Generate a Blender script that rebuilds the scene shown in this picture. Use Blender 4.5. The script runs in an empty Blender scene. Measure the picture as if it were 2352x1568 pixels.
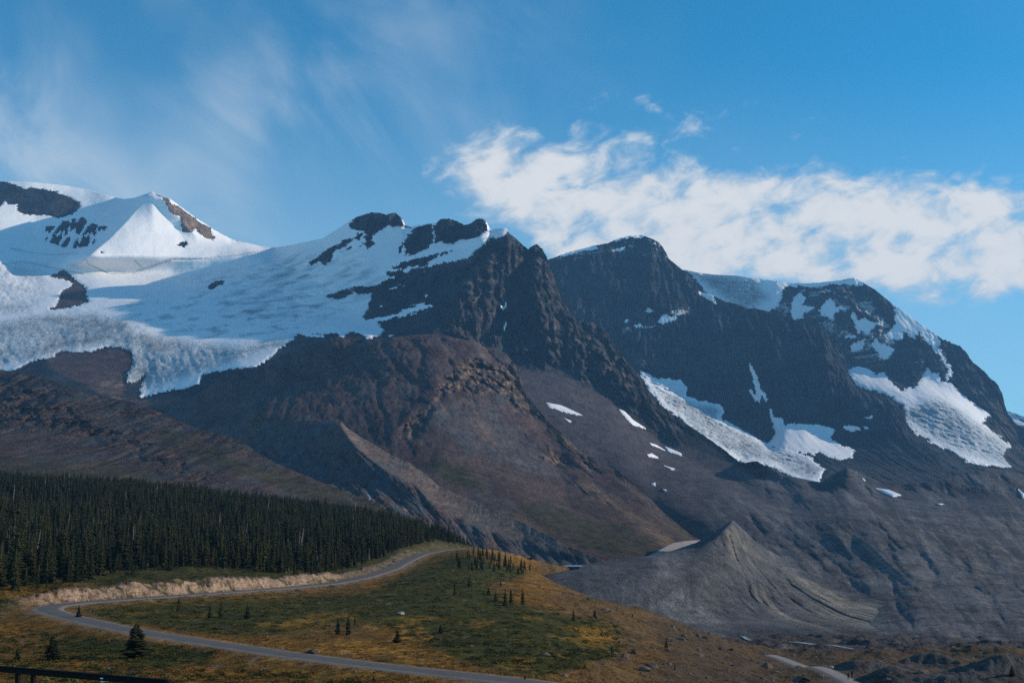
import bpy, math, random
import numpy as np
from mathutils import Vector
random.seed(7)
RNG = np.random.default_rng(11)
S = bpy.context.scene
COL = S.collection

# ------------------------------------------------------------------ camera, sky, sun, exposure
F = 2890.0                     # focal length in units of a 2352-wide frame
HZ = 1250.0                    # height of the horizon line in that frame
PITCH = math.atan((HZ - 784.0) / F)
CP, SP = math.cos(PITCH), math.sin(PITCH)
cam_d = bpy.data.cameras.new('camera')
cam_d.sensor_width = 36.0
cam_d.lens = 36.0 * F / 2352.0
cam_d.clip_start = 0.5
cam_d.clip_end = 60000.0
cam = bpy.data.objects.new('camera', cam_d)
COL.objects.link(cam)
cam.location = (0, 0, 0)
cam.rotation_euler = (math.pi / 2 + PITCH, 0, 0)
S.camera = cam

SUN_EL = math.radians(18.5)
SUN_AZ = math.radians(76.0)    # clockwise from the viewing direction: from the right, a little ahead
sun_vec = Vector((math.sin(SUN_AZ) * math.cos(SUN_EL), math.cos(SUN_AZ) * math.cos(SUN_EL), math.sin(SUN_EL)))
sun_d = bpy.data.lights.new('sun', 'SUN')
sun_d.energy = 5.0
sun_d.angle = math.radians(0.5)
sun_d.color = (1.0, 0.82, 0.64)
sun = bpy.data.objects.new('sun', sun_d)
COL.objects.link(sun)
sun.location = (0, 0, 3000)
sun.rotation_euler = sun_vec.to_track_quat('Z', 'Y').to_euler()

S.view_settings.view_transform = 'Standard'
S.view_settings.look = 'None'
S.view_settings.exposure = 0.12
S.view_settings.gamma = 1.0
S.view_settings.use_curve_mapping = False
S.cycles.max_bounces = 5
S.cycles.diffuse_bounces = 2
S.cycles.glossy_bounces = 2
S.cycles.transmission_bounces = 2
S.cycles.volume_bounces = 0
S.cycles.transparent_max_bounces = 8
S.cycles.use_denoising = False

W = bpy.data.worlds.new('World')
S.world = W
W.use_nodes = True


class NT:
    """small helper to write node trees"""
    def __init__(s, tree):
        s.t = tree
        s.n = tree.nodes
        s.l = tree.links

    def node(s, typ, **kw):
        n = s.n.new(typ)
        for k, v in kw.items():
            setattr(n, k, v)
        return n

    def put(s, sock, v):
        if isinstance(v, bpy.types.NodeSocket):
            s.l.new(v, sock)
        else:
            try:
                sock.default_value = v
            except Exception:
                sock.default_value = (v[0], v[1], v[2], 1.0)

    def math(s, op, a, b=0.0, c=0.0, clamp=False):
        n = s.node('ShaderNodeMath', operation=op, use_clamp=clamp)
        s.put(n.inputs[0], a); s.put(n.inputs[1], b); s.put(n.inputs[2], c)
        return n.outputs[0]

    def vmath(s, op, a, b=(0, 0, 0)):
        n = s.node('ShaderNodeVectorMath', operation=op)
        s.put(n.inputs[0], a); s.put(n.inputs[1], b)
        return n.outputs[0]

    def ramp(s, v, lo, hi, a=0.0, b=1.0, smooth=True):
        n = s.node('ShaderNodeMapRange', interpolation_type='SMOOTHSTEP' if smooth else 'LINEAR')
        n.clamp = True
        s.put(n.inputs[0], v); s.put(n.inputs[1], lo); s.put(n.inputs[2], hi); s.put(n.inputs[3], a); s.put(n.inputs[4], b)
        return n.outputs[0]

    def mix(s, f, a, b, mode='MIX'):
        n = s.node('ShaderNodeMix', data_type='RGBA', blend_type=mode)
        s.put(n.inputs[0], f)
        s.put(n.inputs[6], a if isinstance(a, bpy.types.NodeSocket) else (*a[:3], 1.0))
        s.put(n.inputs[7], b if isinstance(b, bpy.types.NodeSocket) else (*b[:3], 1.0))
        return n.outputs[2]

    def noise(s, vec, scale, detail=4.0, rough=0.55, dist=0.0, dim='3D'):
        n = s.node('ShaderNodeTexNoise', noise_dimensions=dim)
        if vec is not None:
            s.l.new(vec, n.inputs['Vector'])
        n.inputs['Scale'].default_value = scale
        n.inputs['Detail'].default_value = detail
        n.inputs['Roughness'].default_value = rough
        n.inputs['Distortion'].default_value = dist
        return n.outputs['Fac']

    def mapping(s, vec, loc=(0, 0, 0), rot=(0, 0, 0), scale=(1, 1, 1)):
        n = s.node('ShaderNodeMapping')
        s.l.new(vec, n.inputs[0])
        n.inputs[1].default_value = loc
        n.inputs[2].default_value = rot
        n.inputs[3].default_value = scale
        return n.outputs[0]


def build_world():
    t = NT(W.node_tree)
    t.n.clear()
    out = t.node('ShaderNodeOutputWorld')
    bg = t.node('ShaderNodeBackground')
    bg.inputs[1].default_value = 0.115
    sky = t.node('ShaderNodeTexSky', sky_type='NISHITA')
    sky.sun_disc = False
    sky.sun_elevation = SUN_EL
    sky.sun_rotation = SUN_AZ
    sky.altitude = 2000.0
    sky.air_density = 1.0
    sky.dust_density = 0.25
    sky.ozone_density = 2.2
    tint = t.mix(1.0, sky.outputs[0], (0.16, 1.08, 1.30), 'MULTIPLY')     # deep alpine blue
    tc = t.node('ShaderNodeTexCoord')
    sep = t.node('ShaderNodeSeparateXYZ')
    t.l.new(tc.outputs['Generated'], sep.inputs[0])
    x, y, z = sep.outputs
    zc = t.math('MAXIMUM', z, 0.03)
    yc = t.math('MAXIMUM', t.math('ABSOLUTE', y), 0.05)
    e = t.math('DIVIDE', zc, yc)                 # tangent of the elevation
    a = t.math('DIVIDE', x, yc)                  # tangent of the azimuth
    # cloud sheet: direction projected on a plane overhead
    pl = t.node('ShaderNodeCombineXYZ')
    t.put(pl.inputs[0], t.math('DIVIDE', x, t.math('ADD', zc, 0.05)))
    t.put(pl.inputs[1], t.math('DIVIDE', y, t.math('ADD', zc, 0.05)))
    P = pl.outputs[0]
    ae = t.node('ShaderNodeCombineXYZ')
    t.put(ae.inputs[0], a); t.put(ae.inputs[1], e)
    AE = ae.outputs[0]
    # altocumulus bank behind the peaks: its top edge falls gently to the right
    edge = t.math('MULTIPLY_ADD', a, -0.175, 0.332)
    edge = t.math('SUBTRACT', edge, t.math('MULTIPLY', t.math('MAXIMUM', t.math('SUBTRACT', 0.03, a), 0.0), 0.45))
    warp = t.noise(AE, 6.0, 4.0, 0.55)
    edge = t.math('ADD', edge, t.math('MULTIPLY_ADD', warp, 0.08, -0.04))
    d_top = t.math('SUBTRACT', edge, e)          # >0 below the top edge
    left = t.math('MULTIPLY_ADD', e, -1.06, 0.250)
    d_left = t.math('SUBTRACT', a, t.math('ADD', left, t.math('MULTIPLY_ADD', warp, 0.10, -0.05)))
    d_bot = t.math('ADD', t.math('SUBTRACT', e, 0.205), t.math('MULTIPLY_ADD', warp, 0.06, -0.03))
    band = t.math('MULTIPLY', t.ramp(d_top, -0.075, 0.045), t.ramp(d_bot, -0.03, 0.02))
    band = t.math('MULTIPLY', band, t.ramp(d_left, -0.03, 0.05))
    m2 = t.mapping(t.mapping(AE, rot=(0, 0, -0.30)), scale=(1.0, 1.7, 1.0))
    n2 = t.noise(m2, 26.0, 9.0, 0.58, 0.35)
    n4 = t.noise(t.mapping(t.mapping(AE, loc=(0.7, 2.2, 0), rot=(0, 0, 0.5)), scale=(1.0, 1.5, 1.0)), 11.0, 6.0, 0.55, 0.2)
    cu = t.math('ADD', t.math('MULTIPLY', n4, 0.45), t.math('MULTIPLY', n2, 0.55))
    thr = t.math('MULTIPLY_ADD', band, -0.275, 0.620)
    cov = t.math('SUBTRACT', cu, t.math('ADD', thr, t.ramp(a, 0.30, 0.45, 0.0, -0.02)))
    bank = t.math('MULTIPLY', t.ramp(cov, -0.04, 0.15, 0.0, 0.96), t.ramp(band, 0.0, 0.10))
    # thin high cirrus, strongest to the left
    mc = t.mapping(t.mapping(AE, loc=(1.3, 0.4, 0), rot=(0, 0, -0.62)), scale=(1.0, 0.42, 1.0))
    c1 = t.noise(mc, 9.0, 8.0, 0.55, 0.9)
    c2 = t.noise(AE, 3.4, 3.0, 0.5, 0.6)
    cir = t.math('MULTIPLY', t.ramp(c1, 0.36, 0.74), t.ramp(c2, 0.34, 0.60))
    cir = t.math('MULTIPLY', cir, t.ramp(a, 0.10, -0.24, 0.05, 0.56))
    # whitening of the air toward the horizon
    veil = t.ramp(e, 0.42, 0.08, 0.0, 0.56)
    veil = t.math('ADD', veil, t.math('MULTIPLY', t.ramp(a, 0.10, -0.45), t.ramp(e, 0.50, 0.20, 0.04, 0.20)))
    col = tint
    col = t.mix(veil, col, (3.6, 5.0, 6.0))
    col = t.mix(cir, col, (5.2, 5.8, 6.3))
    shade = t.ramp(cov, 0.02, 0.20)
    ccol = t.mix(shade, (4.4, 5.2, 5.9), (6.5, 6.55, 6.6))
    col = t.mix(bank, col, ccol)
    t.l.new(col, bg.inputs[0])
    t.l.new(bg.outputs[0], out.inputs[0])


build_world()


# ------------------------------------------------------------------ maths helpers
def tile_noise(n, base, octaves, gain=0.5, ridged=False, seed=0):
    """periodic 2-D gradient noise summed over octaves, on an n x n tile"""
    rng = np.random.default_rng(seed)
    out = np.zeros((n, n), np.float32)
    amp, fr, tot, w = 1.0, base, 0.0, 1.0
    for o in range(octaves):
        if fr > n // 2:
            break
        g = rng.uniform(0, 2 * np.pi, (fr, fr)).astype(np.float32)
        gx, gy = np.cos(g), np.sin(g)
        p = (np.arange(n, dtype=np.float32) / n) * fr
        i = p.astype(int); f = p - i; i %= fr; j = (i + 1) % fr
        s = f * f * f * (f * (f * 6 - 15) + 10)
        fx, fy = f[None, :], f[:, None]
        def dot(iy, ix, dy, dx):
            return gx[np.ix_(iy, ix)] * dx + gy[np.ix_(iy, ix)] * dy
        a = dot(i, i, fy, fx); b = dot(i, j, fy, fx - 1)
        c = dot(j, i, fy - 1, fx); d = dot(j, j, fy - 1, fx - 1)
        sx, sy = s[None, :], s[:, None]
        v = (a + sx * (b - a)) + sy * ((c + sx * (d - c)) - (a + sx * (b - a)))
        v *= 1.45
        if ridged:
            v = 1.0 - np.abs(v) * 1.8
            v = v * v
            out += amp * v * w
            w = np.clip(v * 1.4, 0, 1)
        else:
            out += amp * v
        tot += amp
        amp *= gain
        fr *= 2
    out /= tot
    if ridged:
        out = (out - out.mean())
        out /= max(abs(out.min()), out.max())
    return out


TN = 1024
T_F = [tile_noise(TN, 4, 8, 0.5, False, 1), tile_noise(TN, 4, 8, 0.55, False, 2), tile_noise(TN, 8, 7, 0.62, False, 3)]
T_R = [tile_noise(TN, 4, 7, 0.5, True, 5), tile_noise(TN, 6, 7, 0.55, True, 6)]


def samp(tile, x, y):
    x = np.asarray(x, np.float64) * TN
    y = np.asarray(y, np.float64) * TN
    ix = np.floor(x).astype(np.int64); iy = np.floor(y).astype(np.int64)
    fx = (x - ix).astype(np.float32); fy = (y - iy).astype(np.float32)
    ix &= TN - 1; iy &= TN - 1
    jx = (ix + 1) & (TN - 1); jy = (iy + 1) & (TN - 1)
    a = tile[iy, ix]; b = tile[iy, jx]; c = tile[jy, ix]; d = tile[jy, jx]
    return (a * (1 - fx) + b * fx) * (1 - fy) + (c * (1 - fx) + d * fx) * fy


def sm(x, lo, hi):
    t = np.clip((x - lo) / (hi - lo), 0, 1)
    return t * t * (3 - 2 * t)


def unproj(u, v, D):
    """frame point (u,v) at forward distance D -> world"""
    x = (u - 1176.0) / F
    z = (784.0 - v) / F
    Y = CP - SP * z
    Zz = SP + CP * z
    return x / Y * D, D + 0 * x, Zz / Y * D


def proj(X, Y, Z):
    yc = Y * CP + Z * SP
    zc = -Y * SP + Z * CP
    return 1176.0 + F * X / yc, 784.0 - F * zc / yc


def pdist(u, v, poly):
    """signed distance to polygon, >0 inside"""
    p = np.asarray(poly, np.float64)
    u = np.asarray(u); v = np.asarray(v)
    res = np.full(u.shape, -60.0, np.float32)
    m = (u > p[:, 0].min() - 60) & (u < p[:, 0].max() + 60) & (v > p[:, 1].min() - 60) & (v < p[:, 1].max() + 60)
    if not m.any():
        return res
    uu = u[m]; vv = v[m]
    best = np.full(uu.shape, 1e9)
    ins = np.zeros(uu.shape, bool)
    n = len(p)
    for k in range(n):
        x1, y1 = p[k]; x2, y2 = p[(k + 1) % n]
        dx, dy = x2 - x1, y2 - y1
        L = dx * dx + dy * dy + 1e-9
        t = np.clip(((uu - x1) * dx + (vv - y1) * dy) / L, 0, 1)
        dd = (uu - x1 - t * dx) ** 2 + (vv - y1 - t * dy) ** 2
        best = np.minimum(best, dd)
        if abs(dy) > 1e-9:
            c = ((y1 > vv) != (y2 > vv)) & (uu < dx * (vv - y1) / dy + x1)
            ins ^= c
    r = np.sqrt(best)
    r = np.where(ins, r, -r)
    res[m] = np.clip(r, -60, 1e9)
    return res


def lines(u, v, pts):
    """distance to a polyline in the frame"""
    best = np.full(np.shape(u), 1e9)
    for (x1, y1), (x2, y2) in zip(pts[:-1], pts[1:]):
        dx, dy = x2 - x1, y2 - y1
        t = np.clip(((u - x1) * dx + (v - y1) * dy) / (dx * dx + dy * dy + 1e-9), 0, 1)
        best = np.minimum(best, (u - x1 - t * dx) ** 2 + (v - y1 - t * dy) ** 2)
    return np.sqrt(best)


# survey sheets: outlines were taken from enlarged parts of the view
def CR(x0, y0, k):
    return lambda *pts: [((x0 + x * k), (y0 + y * k)) for x, y in pts]
c1 = CR(0.0, 377.5, .3611)
c2 = CR(653.3, 450.0, .3611)
c3 = CR(1234.0, 508.0, .4166)
c4 = CR(1742.0, 580.7, .4167)
c6 = CR(653.3, 871.0, .3395)
c7 = CR(1234.0, 1088.9, .4753)


def pchip(tk, yk, t):
    """monotone cubic along axis 0; yk (K, n), t (m,) -> (m, n)"""
    h = np.diff(tk)[:, None]
    d = np.diff(yk, axis=0) / h
    K = len(tk)
    m = np.zeros_like(yk)
    for k in range(1, K - 1):
        s = d[k - 1] * d[k] > 0
        w1 = 2 * h[k] + h[k - 1]; w2 = h[k] + 2 * h[k - 1]
        with np.errstate(all='ignore'):
            mm = (w1 + w2) / (w1 / d[k - 1] + w2 / d[k])
        m[k] = np.where(s, mm, 0)
    m[0] = d[0]; m[-1] = d[-1]
    idx = np.clip(np.searchsorted(tk, t, side='right') - 1, 0, K - 2)
    hh = h[idx]
    s = ((t - tk[idx])[:, None]) / hh
    h00 = 2 * s**3 - 3 * s**2 + 1; h10 = s**3 - 2 * s**2 + s
    h01 = -2 * s**3 + 3 * s**2; h11 = s**3 - s**2
    return h00 * yk[idx] + h10 * hh * m[idx] + h01 * yk[idx + 1] + h11 * hh * m[idx + 1]


def smooth1(a, k):
    if k < 2:
        return a
    w = np.hanning(k * 2 + 3)[1:-1]; w /= w.sum()
    p = np.pad(a, (k, k), mode='edge')
    return np.convolve(p, w, mode='valid')


def loft(rows, u0, u1, nu, segs, back=(70, 500), ksm=5):
    """rows: list of profiles (u, v, D), crest first; returns grids U, V, D (rows x nu); row 0..1 lie behind the crest"""
    us = np.linspace(u0, u1, nu)
    vs, ds = [], []
    for i, r in enumerate(rows):
        r = np.array(r, float)
        v = np.interp(us, r[:, 0], r[:, 1]); d = np.interp(us, r[:, 0], r[:, 2])
        if i > 0:
            v = smooth1(v, ksm); d = smooth1(d, ksm)
        else:
            d = smooth1(d, ksm)
        vs.append(v); ds.append(d)
    vs = np.array(vs); ds = np.array(ds)
    for i in range(1, len(vs)):
        vs[i] = np.maximum(vs[i], vs[i - 1] + 2.0)
        ds[i] = np.minimum(ds[i], ds[i - 1] - 4.0)
    tk = np.arange(len(rows), dtype=float)
    t = [np.linspace(k, k + 1, n, endpoint=False) for k, n in enumerate(segs)]
    t = np.concatenate(t + [np.array([float(len(segs))])])
    V = pchip(tk, vs, t)
    Dd = pchip(tk, ds, t)
    nb = 5
    bv = [V[0] + back[0] * (k / nb) ** 1.4 for k in range(nb, 0, -1)]
    bd = [Dd[0] + back[1] * (k / nb) for k in range(nb, 0, -1)]
    V = np.vstack([np.array(bv), V]); Dd = np.vstack([np.array(bd), Dd])
    U = np.broadcast_to(us, V.shape).copy()
    tt = np.concatenate([-np.arange(nb, 0, -1) / nb, t])
    return U, V, Dd, tt


def grid_faces(nr, nc):
    i = np.arange((nr - 1) * (nc - 1))
    r = i // (nc - 1); c = i % (nc - 1)
    a = r * nc + c
    return np.stack([a, a + nc, a + nc + 1, a + 1], 1)


def mesh_np(name, verts, faces, attrs=None, smooth=True):
    me = bpy.data.meshes.new(name)
    n = len(verts); k = faces.shape[1]
    me.vertices.add(n)
    me.vertices.foreach_set('co', np.ascontiguousarray(verts, np.float32).ravel())
    me.loops.add(len(faces) * k)
    me.loops.foreach_set('vertex_index', np.ascontiguousarray(faces, np.int32).ravel())
    me.polygons.add(len(faces))
    me.polygons.foreach_set('loop_start', np.arange(0, len(faces) * k, k, dtype=np.int32))
    if smooth:
        me.polygons.foreach_set('use_smooth', np.ones(len(faces), bool))
    me.update(calc_edges=True)
    for key, val in (attrs or {}).items():
        val = np.asarray(val, np.float32)
        if val.ndim == 2:
            at = me.attributes.new(key, 'FLOAT_COLOR', 'POINT')
            c4_ = np.ones((n, 4), np.float32); c4_[:, :3] = val[:, :3]
            at.data.foreach_set('color', c4_.ravel())
        else:
            at = me.attributes.new(key, 'FLOAT', 'POINT')
            at.data.foreach_set('value', val)
    return me


def link(name, me, mat=None, parent=None):
    o = bpy.data.objects.new(name, me)
    COL.objects.link(o)
    if mat is not None and me is not None and not me.materials:
        me.materials.append(mat)
    if parent is not None:
        o.parent = parent
    return o


def tag(o, label=None, cat=None, group=None, kind=None):
    if label: o['label'] = label
    if cat: o['category'] = cat
    if group: o['group'] = group
    if kind: o['kind'] = kind
    return o


def sub(verts, faces, fm, attrs):
    """the faces picked by fm with their own vertices"""
    f = faces[fm]
    idx, inv = np.unique(f, return_inverse=True)
    return verts[idx], inv.reshape(f.shape), {k: v[idx] for k, v in attrs.items()}


def components(faces_mask, nr, nc):
    """label connected cells of a grid mask (4-neighbours)"""
    m = faces_mask.reshape(nr - 1, nc - 1)
    lab = np.where(m, np.arange(m.size).reshape(m.shape) + 1, 0).astype(np.int64)
    while True:
        o = lab.copy()
        for _ in range(40):
            n = lab.copy()
            n[1:] = np.maximum(n[1:], lab[:-1]); n[:-1] = np.maximum(n[:-1], lab[1:])
            n[:, 1:] = np.maximum(n[:, 1:], lab[:, :-1]); n[:, :-1] = np.maximum(n[:, :-1], lab[:, 1:])
            lab = np.where(m, n, 0)
        if (lab == o).all():
            break
    return lab.ravel()


# ------------------------------------------------------------------ materials
def new_mat(name):
    m = bpy.data.materials.new(name)
    m.use_nodes = True
    t = NT(m.node_tree)
    t.n.clear()
    out = t.node('ShaderNodeOutputMaterial')
    b = t.node('ShaderNodeBsdfPrincipled')
    t.l.new(b.outputs[0], out.inputs[0])
    b.inputs['Specular IOR Level'].default_value = 0.2
    b.inputs['Roughness'].default_value = 0.9
    return m, t, b


def attr(t, name, col=False):
    n = t.node('ShaderNodeAttribute', attribute_name=name)
    return n.outputs['Color'] if col else n.outputs['Fac']


def bump(t, b, h, dist, strength=1.0, prev=None):
    n = t.node('ShaderNodeBump')
    t.put(n.inputs['Strength'], strength)
    n.inputs['Distance'].default_value = dist
    t.put(n.inputs['Height'], h)
    if prev is not None:
        t.l.new(prev, n.inputs['Normal'])
    t.l.new(n.outputs[0], b.inputs['Normal'])
    return n.outputs[0]


def terrain_mat(name, s, bdist, streak=(1, 1, 0.35), contrast=0.75, strata=0.0, snowy=False):
    """rock or scree: colour attribute with procedural mottling and relief; s = noise scale (1/m)"""
    m, t, b = new_mat(name)
    tc = t.node('ShaderNodeTexCoord').outputs['Object']
    base = attr(t, 'base', True)
    tc1 = t.mapping(tc, scale=(1.0, streak[1], 1.0))
    n1 = t.noise(tc1, s, 8.0, 0.70)
    mp = t.mapping(tc, scale=streak)
    n2 = t.noise(mp, s * 3.1, 7.0, 0.72, 0.3)
    n3 = t.noise(tc1, s * 16.0, 4.0, 0.75)
    f = t.math('ADD', t.math('MULTIPLY', n1, 0.30), t.math('ADD', t.math('MULTIPLY', n2, 0.34), t.math('MULTIPLY', n3, 0.36)))
    h = n2
    if strata:
        lay = t.noise(t.mapping(t.mapping(tc, rot=(0.0, 0.09, 0.0)), scale=(0.05, 0.05, 1.0)), 0.045, 6.0, 0.75, 0.2)
        f = t.math('ADD', f, t.math('MULTIPLY_ADD', lay, strata, -0.5 * strata))
        h = t.math('ADD', n2, t.math('MULTIPLY', lay, 1.1))
    k = t.ramp(f, 0.42, 0.58, 1.0 - contrast, 1.0 + contrast, smooth=False)
    kk = t.node('ShaderNodeCombineXYZ')
    for i in range(3):
        t.put(kk.inputs[i], k)
    col = t.mix(1.0, base, kk.outputs[0], 'MULTIPLY')
    if snowy:
        dust = attr(t, 'dust')
        sn = t.noise(t.mapping(t.mapping(tc, rot=(0.0, 0.12, 0.0)), scale=(0.8, 0.8, 1.3)), 0.018, 8.0, 0.66, 0.5)
        lv = t.math('ADD', t.math('MULTIPLY', sn, 0.6), t.math('MULTIPLY', lay, 0.4))
        msk = t.ramp(t.math('SUBTRACT', t.math('MULTIPLY_ADD', dust, 0.34, lv), 0.70), 0.0, 0.03)
        col = t.mix(msk, col, (0.80, 0.82, 0.84))
    t.l.new(col, b.inputs['Base Color'])
    b.inputs['Specular IOR Level'].default_value = 0.08
    p = bump(t, b, h, bdist, 1.0)
    bump(t, b, n3, bdist * 0.45, 1.0, p)
    return m


def snow_mat(name):
    m, t, b = new_mat(name)
    tc = t.node('ShaderNodeTexCoord').outputs['Object']
    ice = attr(t, 'ice')
    n1 = t.noise(tc, 0.006, 6.0, 0.6, 0.4)
    mp = t.mapping(tc, rot=(0.0, 0.0, 0.5), scale=(1.0, 0.25, 1.6))
    n2 = t.noise(mp, 0.035, 8.0, 0.68, 0.9)
    dirt = t.math('MULTIPLY', ice, t.ramp(t.math('ADD', t.math('MULTIPLY', n1, 0.55), t.math('MULTIPLY', n2, 0.45)), 0.43, 0.60, 0.0, 0.85))
    col = t.mix(t.ramp(n1, 0.35, 0.7), (0.86, 0.87, 0.88), (0.80, 0.82, 0.85))
    col = t.mix(t.math('MULTIPLY', ice, 0.9), col, (0.40, 0.48, 0.535))
    col = t.mix(dirt, col, (0.20, 0.225, 0.245))
    t.l.new(col, b.inputs['Base Color'])
    b.inputs['Roughness'].default_value = 0.75
    n3 = t.noise(t.mapping(t.mapping(tc, rot=(0, 0, -0.4)), scale=(1.0, 0.5, 1.0)), 0.012, 7.0, 0.7, 0.4)
    p = bump(t, b, n3, 26.0, t.ramp(ice, 0.0, 0.8, 0.16, 0.85))
    bump(t, b, n2, 10.0, t.ramp(ice, 0.0, 0.8, 0.12, 1.0), p)
    return m


M_ROCK = terrain_mat('rock', 0.014, 22.0, (1, 1, 0.25), 0.66, 0.11, True)
M_SCREE = terrain_mat('scree', 0.03, 6.0, (1, 0.35, 0.6), 0.62)
M_TALUS = terrain_mat('talus', 0.022, 5.0, (1, 0.28, 0.5), 0.55)
M_TILL = terrain_mat('till', 0.05, 3.0, (1, 0.3, 0.6), 0.58)
M_TURF = terrain_mat('turf', 0.22, 0.8, (1, 0.3, 1), 0.62)
M_SNOW = snow_mat('snow')
M_PATCH = snow_mat('old_snow')


def road_mat(name, c_in, c_edge):
    m, t, b = new_mat(name)
    tc = t.node('ShaderNodeTexCoord').outputs['Object']
    ac = attr(t, 'across')
    n = t.noise(tc, 0.35, 6.0, 0.65)
    n2 = t.noise(tc, 3.0, 4.0, 0.7)
    e = t.ramp(t.math('ADD', ac, t.math('MULTIPLY_ADD', n, 0.5, -0.25)), 0.72, 0.95)
    col = t.mix(e, c_in, c_edge)
    k = t.math('MULTIPLY_ADD', t.math('ADD', n, n2), 0.7, 0.3)
    kk = t.node('ShaderNodeCombineXYZ')
    for i in range(3):
        t.put(kk.inputs[i], k)
    t.l.new(t.mix(1.0, col, kk.outputs[0], 'MULTIPLY'), b.inputs['Base Color'])
    bump(t, b, n2, 0.05, 0.5)
    return m


M_ROAD = road_mat('worn_asphalt', (0.105, 0.094, 0.088), (0.21, 0.17, 0.14))
M_GRAVEL = road_mat('path_gravel', (0.25, 0.225, 0.21), (0.16, 0.135, 0.11))

def ragged(U, V, X, Z, L, amp):
    k = L * .27
    return (U + amp * samp(T_F[2], X / L, Z / L) + .7 * amp * samp(T_F[2], X / k + .2, Z / k),
            V + amp * samp(T_F[1], X / L + .37, Z / L + .11) + .7 * amp * samp(T_F[2], X / k + .6, Z / k + .3))


def beds(base, X, Z, tilt, L, amt):
    """alternating paler and darker rock beds"""
    b = samp(T_F[2], X / 9000, (Z + tilt * X + 18 * samp(T_F[1], X / 500, Z / 500)) / L)
    return base * (1 + amt * np.clip(b * 3.2, -1, 1.2))[..., None]


def ledges(X, Z, h, tilt=.1, wob=30.0):
    """layered rock: each bed stands proud and steps back to a ledge (0..1)"""
    q = (Z + tilt * X + wob * samp(T_F[1], X / 900, Z / 900)) / h
    q = q + .8 * samp(T_F[2], X / 3000, Z / 400)
    f = q - np.floor(q)
    return np.where(f < .7, f / .7 * .15, .15 + (f - .7) / .3 * .85) - .35


def crumble(d, X, Z, L, amp):
    """break up the edge of a snow outline"""
    return d + amp * samp(T_F[2], X / L, Z / L) * sm(-d, -14, -3) + .8 * amp * samp(T_F[2], X / (L * .3) + .4, Z / (L * .3)) * sm(-d, -9, -2)


def grooves(u, v, feats):
    """gullies (+) and buttresses (-): (points, depth, width)"""
    r = np.zeros(np.shape(u))
    for pts, dep, wid in feats:
        d = lines(u, v, pts)
        r = r + dep * np.exp(-(d / wid) ** 2)
    return r


def tents(U, V, feats):
    """sharp ridges and troughs: (line listed from top to bottom, height, width left, width right); > 0 pushes back, < 0 stands proud"""
    r = np.zeros(np.shape(U))
    for pts, A, wl, wr in feats:
        p = np.array(pts, float)
        ur = np.interp(V, p[:, 1], p[:, 0])
        s_ = U - ur
        t_ = np.where(s_ >= 0, 1 - s_ / wr, 1 + s_ / wl)
        fade_ = sm(V, p[0, 1] - 6, p[0, 1] + 14) * (1 - sm(V, p[-1, 1] - 25, p[-1, 1] + 25))
        r = r + A * np.clip(t_, 0, 1) * fade_
    return r


def any_poly(u, v, polys):
    r = np.full(np.shape(u), -60.0, np.float32)
    for p in polys:
        r = np.maximum(r, pdist(u, v, p))
    return r


def lerp(a, b, t):
    t = np.asarray(t)[..., None]
    return a * (1 - t) + np.asarray(b, np.float32) * t


def put_terrain(name, U, V, D, base, snow, ice, mat, label, glacier_label=None, patch_min=10, thick=4.0, glacier_min=2500, dust=None, mat2=None, mask2=None, cut=None):
    """split a finished grid into rock, glacier and snow patches"""
    nr, nc = U.shape
    X, Y, Z = unproj(U, V, D)
    Z = Z + thick * sm(snow, -2.0, 3.0)
    verts = np.stack([X.ravel(), Y.ravel(), Z.ravel()], 1)
    faces = grid_faces(nr, nc)
    at = {'base': base.reshape(-1, 3).astype(np.float32), 'ice': ice.ravel().astype(np.float32)}
    if dust is not None:
        at['dust'] = dust.ravel().astype(np.float32)
    sf = (snow.ravel()[faces].mean(1) > 0)
    comp = components(sf, nr, nc) if sf.any() else np.zeros(len(faces), np.int64)
    ids, cnt = np.unique(comp, return_counts=True)
    rock = np.ones(len(faces), bool)
    big, small = [], []
    for i, c in zip(ids, cnt):
        if i == 0:
            continue
        if c >= glacier_min and glacier_label:
            big.append(i)
        elif c >= patch_min:
            small.append((c, i))
    gm = np.isin(comp, big)
    rock &= ~gm
    small.sort(reverse=True)
    single = [i for c, i in small[:40]]
    for i in single:
        rock &= comp != i
    if cut is not None:
        cf = cut[0].ravel()[faces].mean(1) > .5
        rock &= ~cf
        vv, ff, aa = sub(verts, faces, cf, at)
        tag(link(cut[1], mesh_np(cut[1], vv, ff, aa), cut[2]), cut[3], cut[1], None, 'structure')
    vv, ff, aa = sub(verts, faces, rock, at)
    me_ = mesh_np(name, vv, ff, aa)
    me_.materials.append(mat)
    if mat2 is not None:
        me_.materials.append(mat2)
        me_.polygons.foreach_set('material_index', (mask2.ravel()[faces][rock].mean(1) > .5).astype(np.int32))
    o = link(name, me_)
    tag(o, label, 'mountain' if name == 'mountain' else name, None, 'structure')
    if gm.any():
        vv, ff, aa = sub(verts, faces, gm, at)
        g = link('glacier', mesh_np('glacier', vv, ff, aa), M_SNOW)
        tag(g, glacier_label, 'glacier', None, 'structure')
    for i in single:
        vv, ff, aa = sub(verts, faces, comp == i, at)
        link('snow_patch', mesh_np('snow_patch', vv, ff, aa), M_PATCH, o)
    return o


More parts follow.
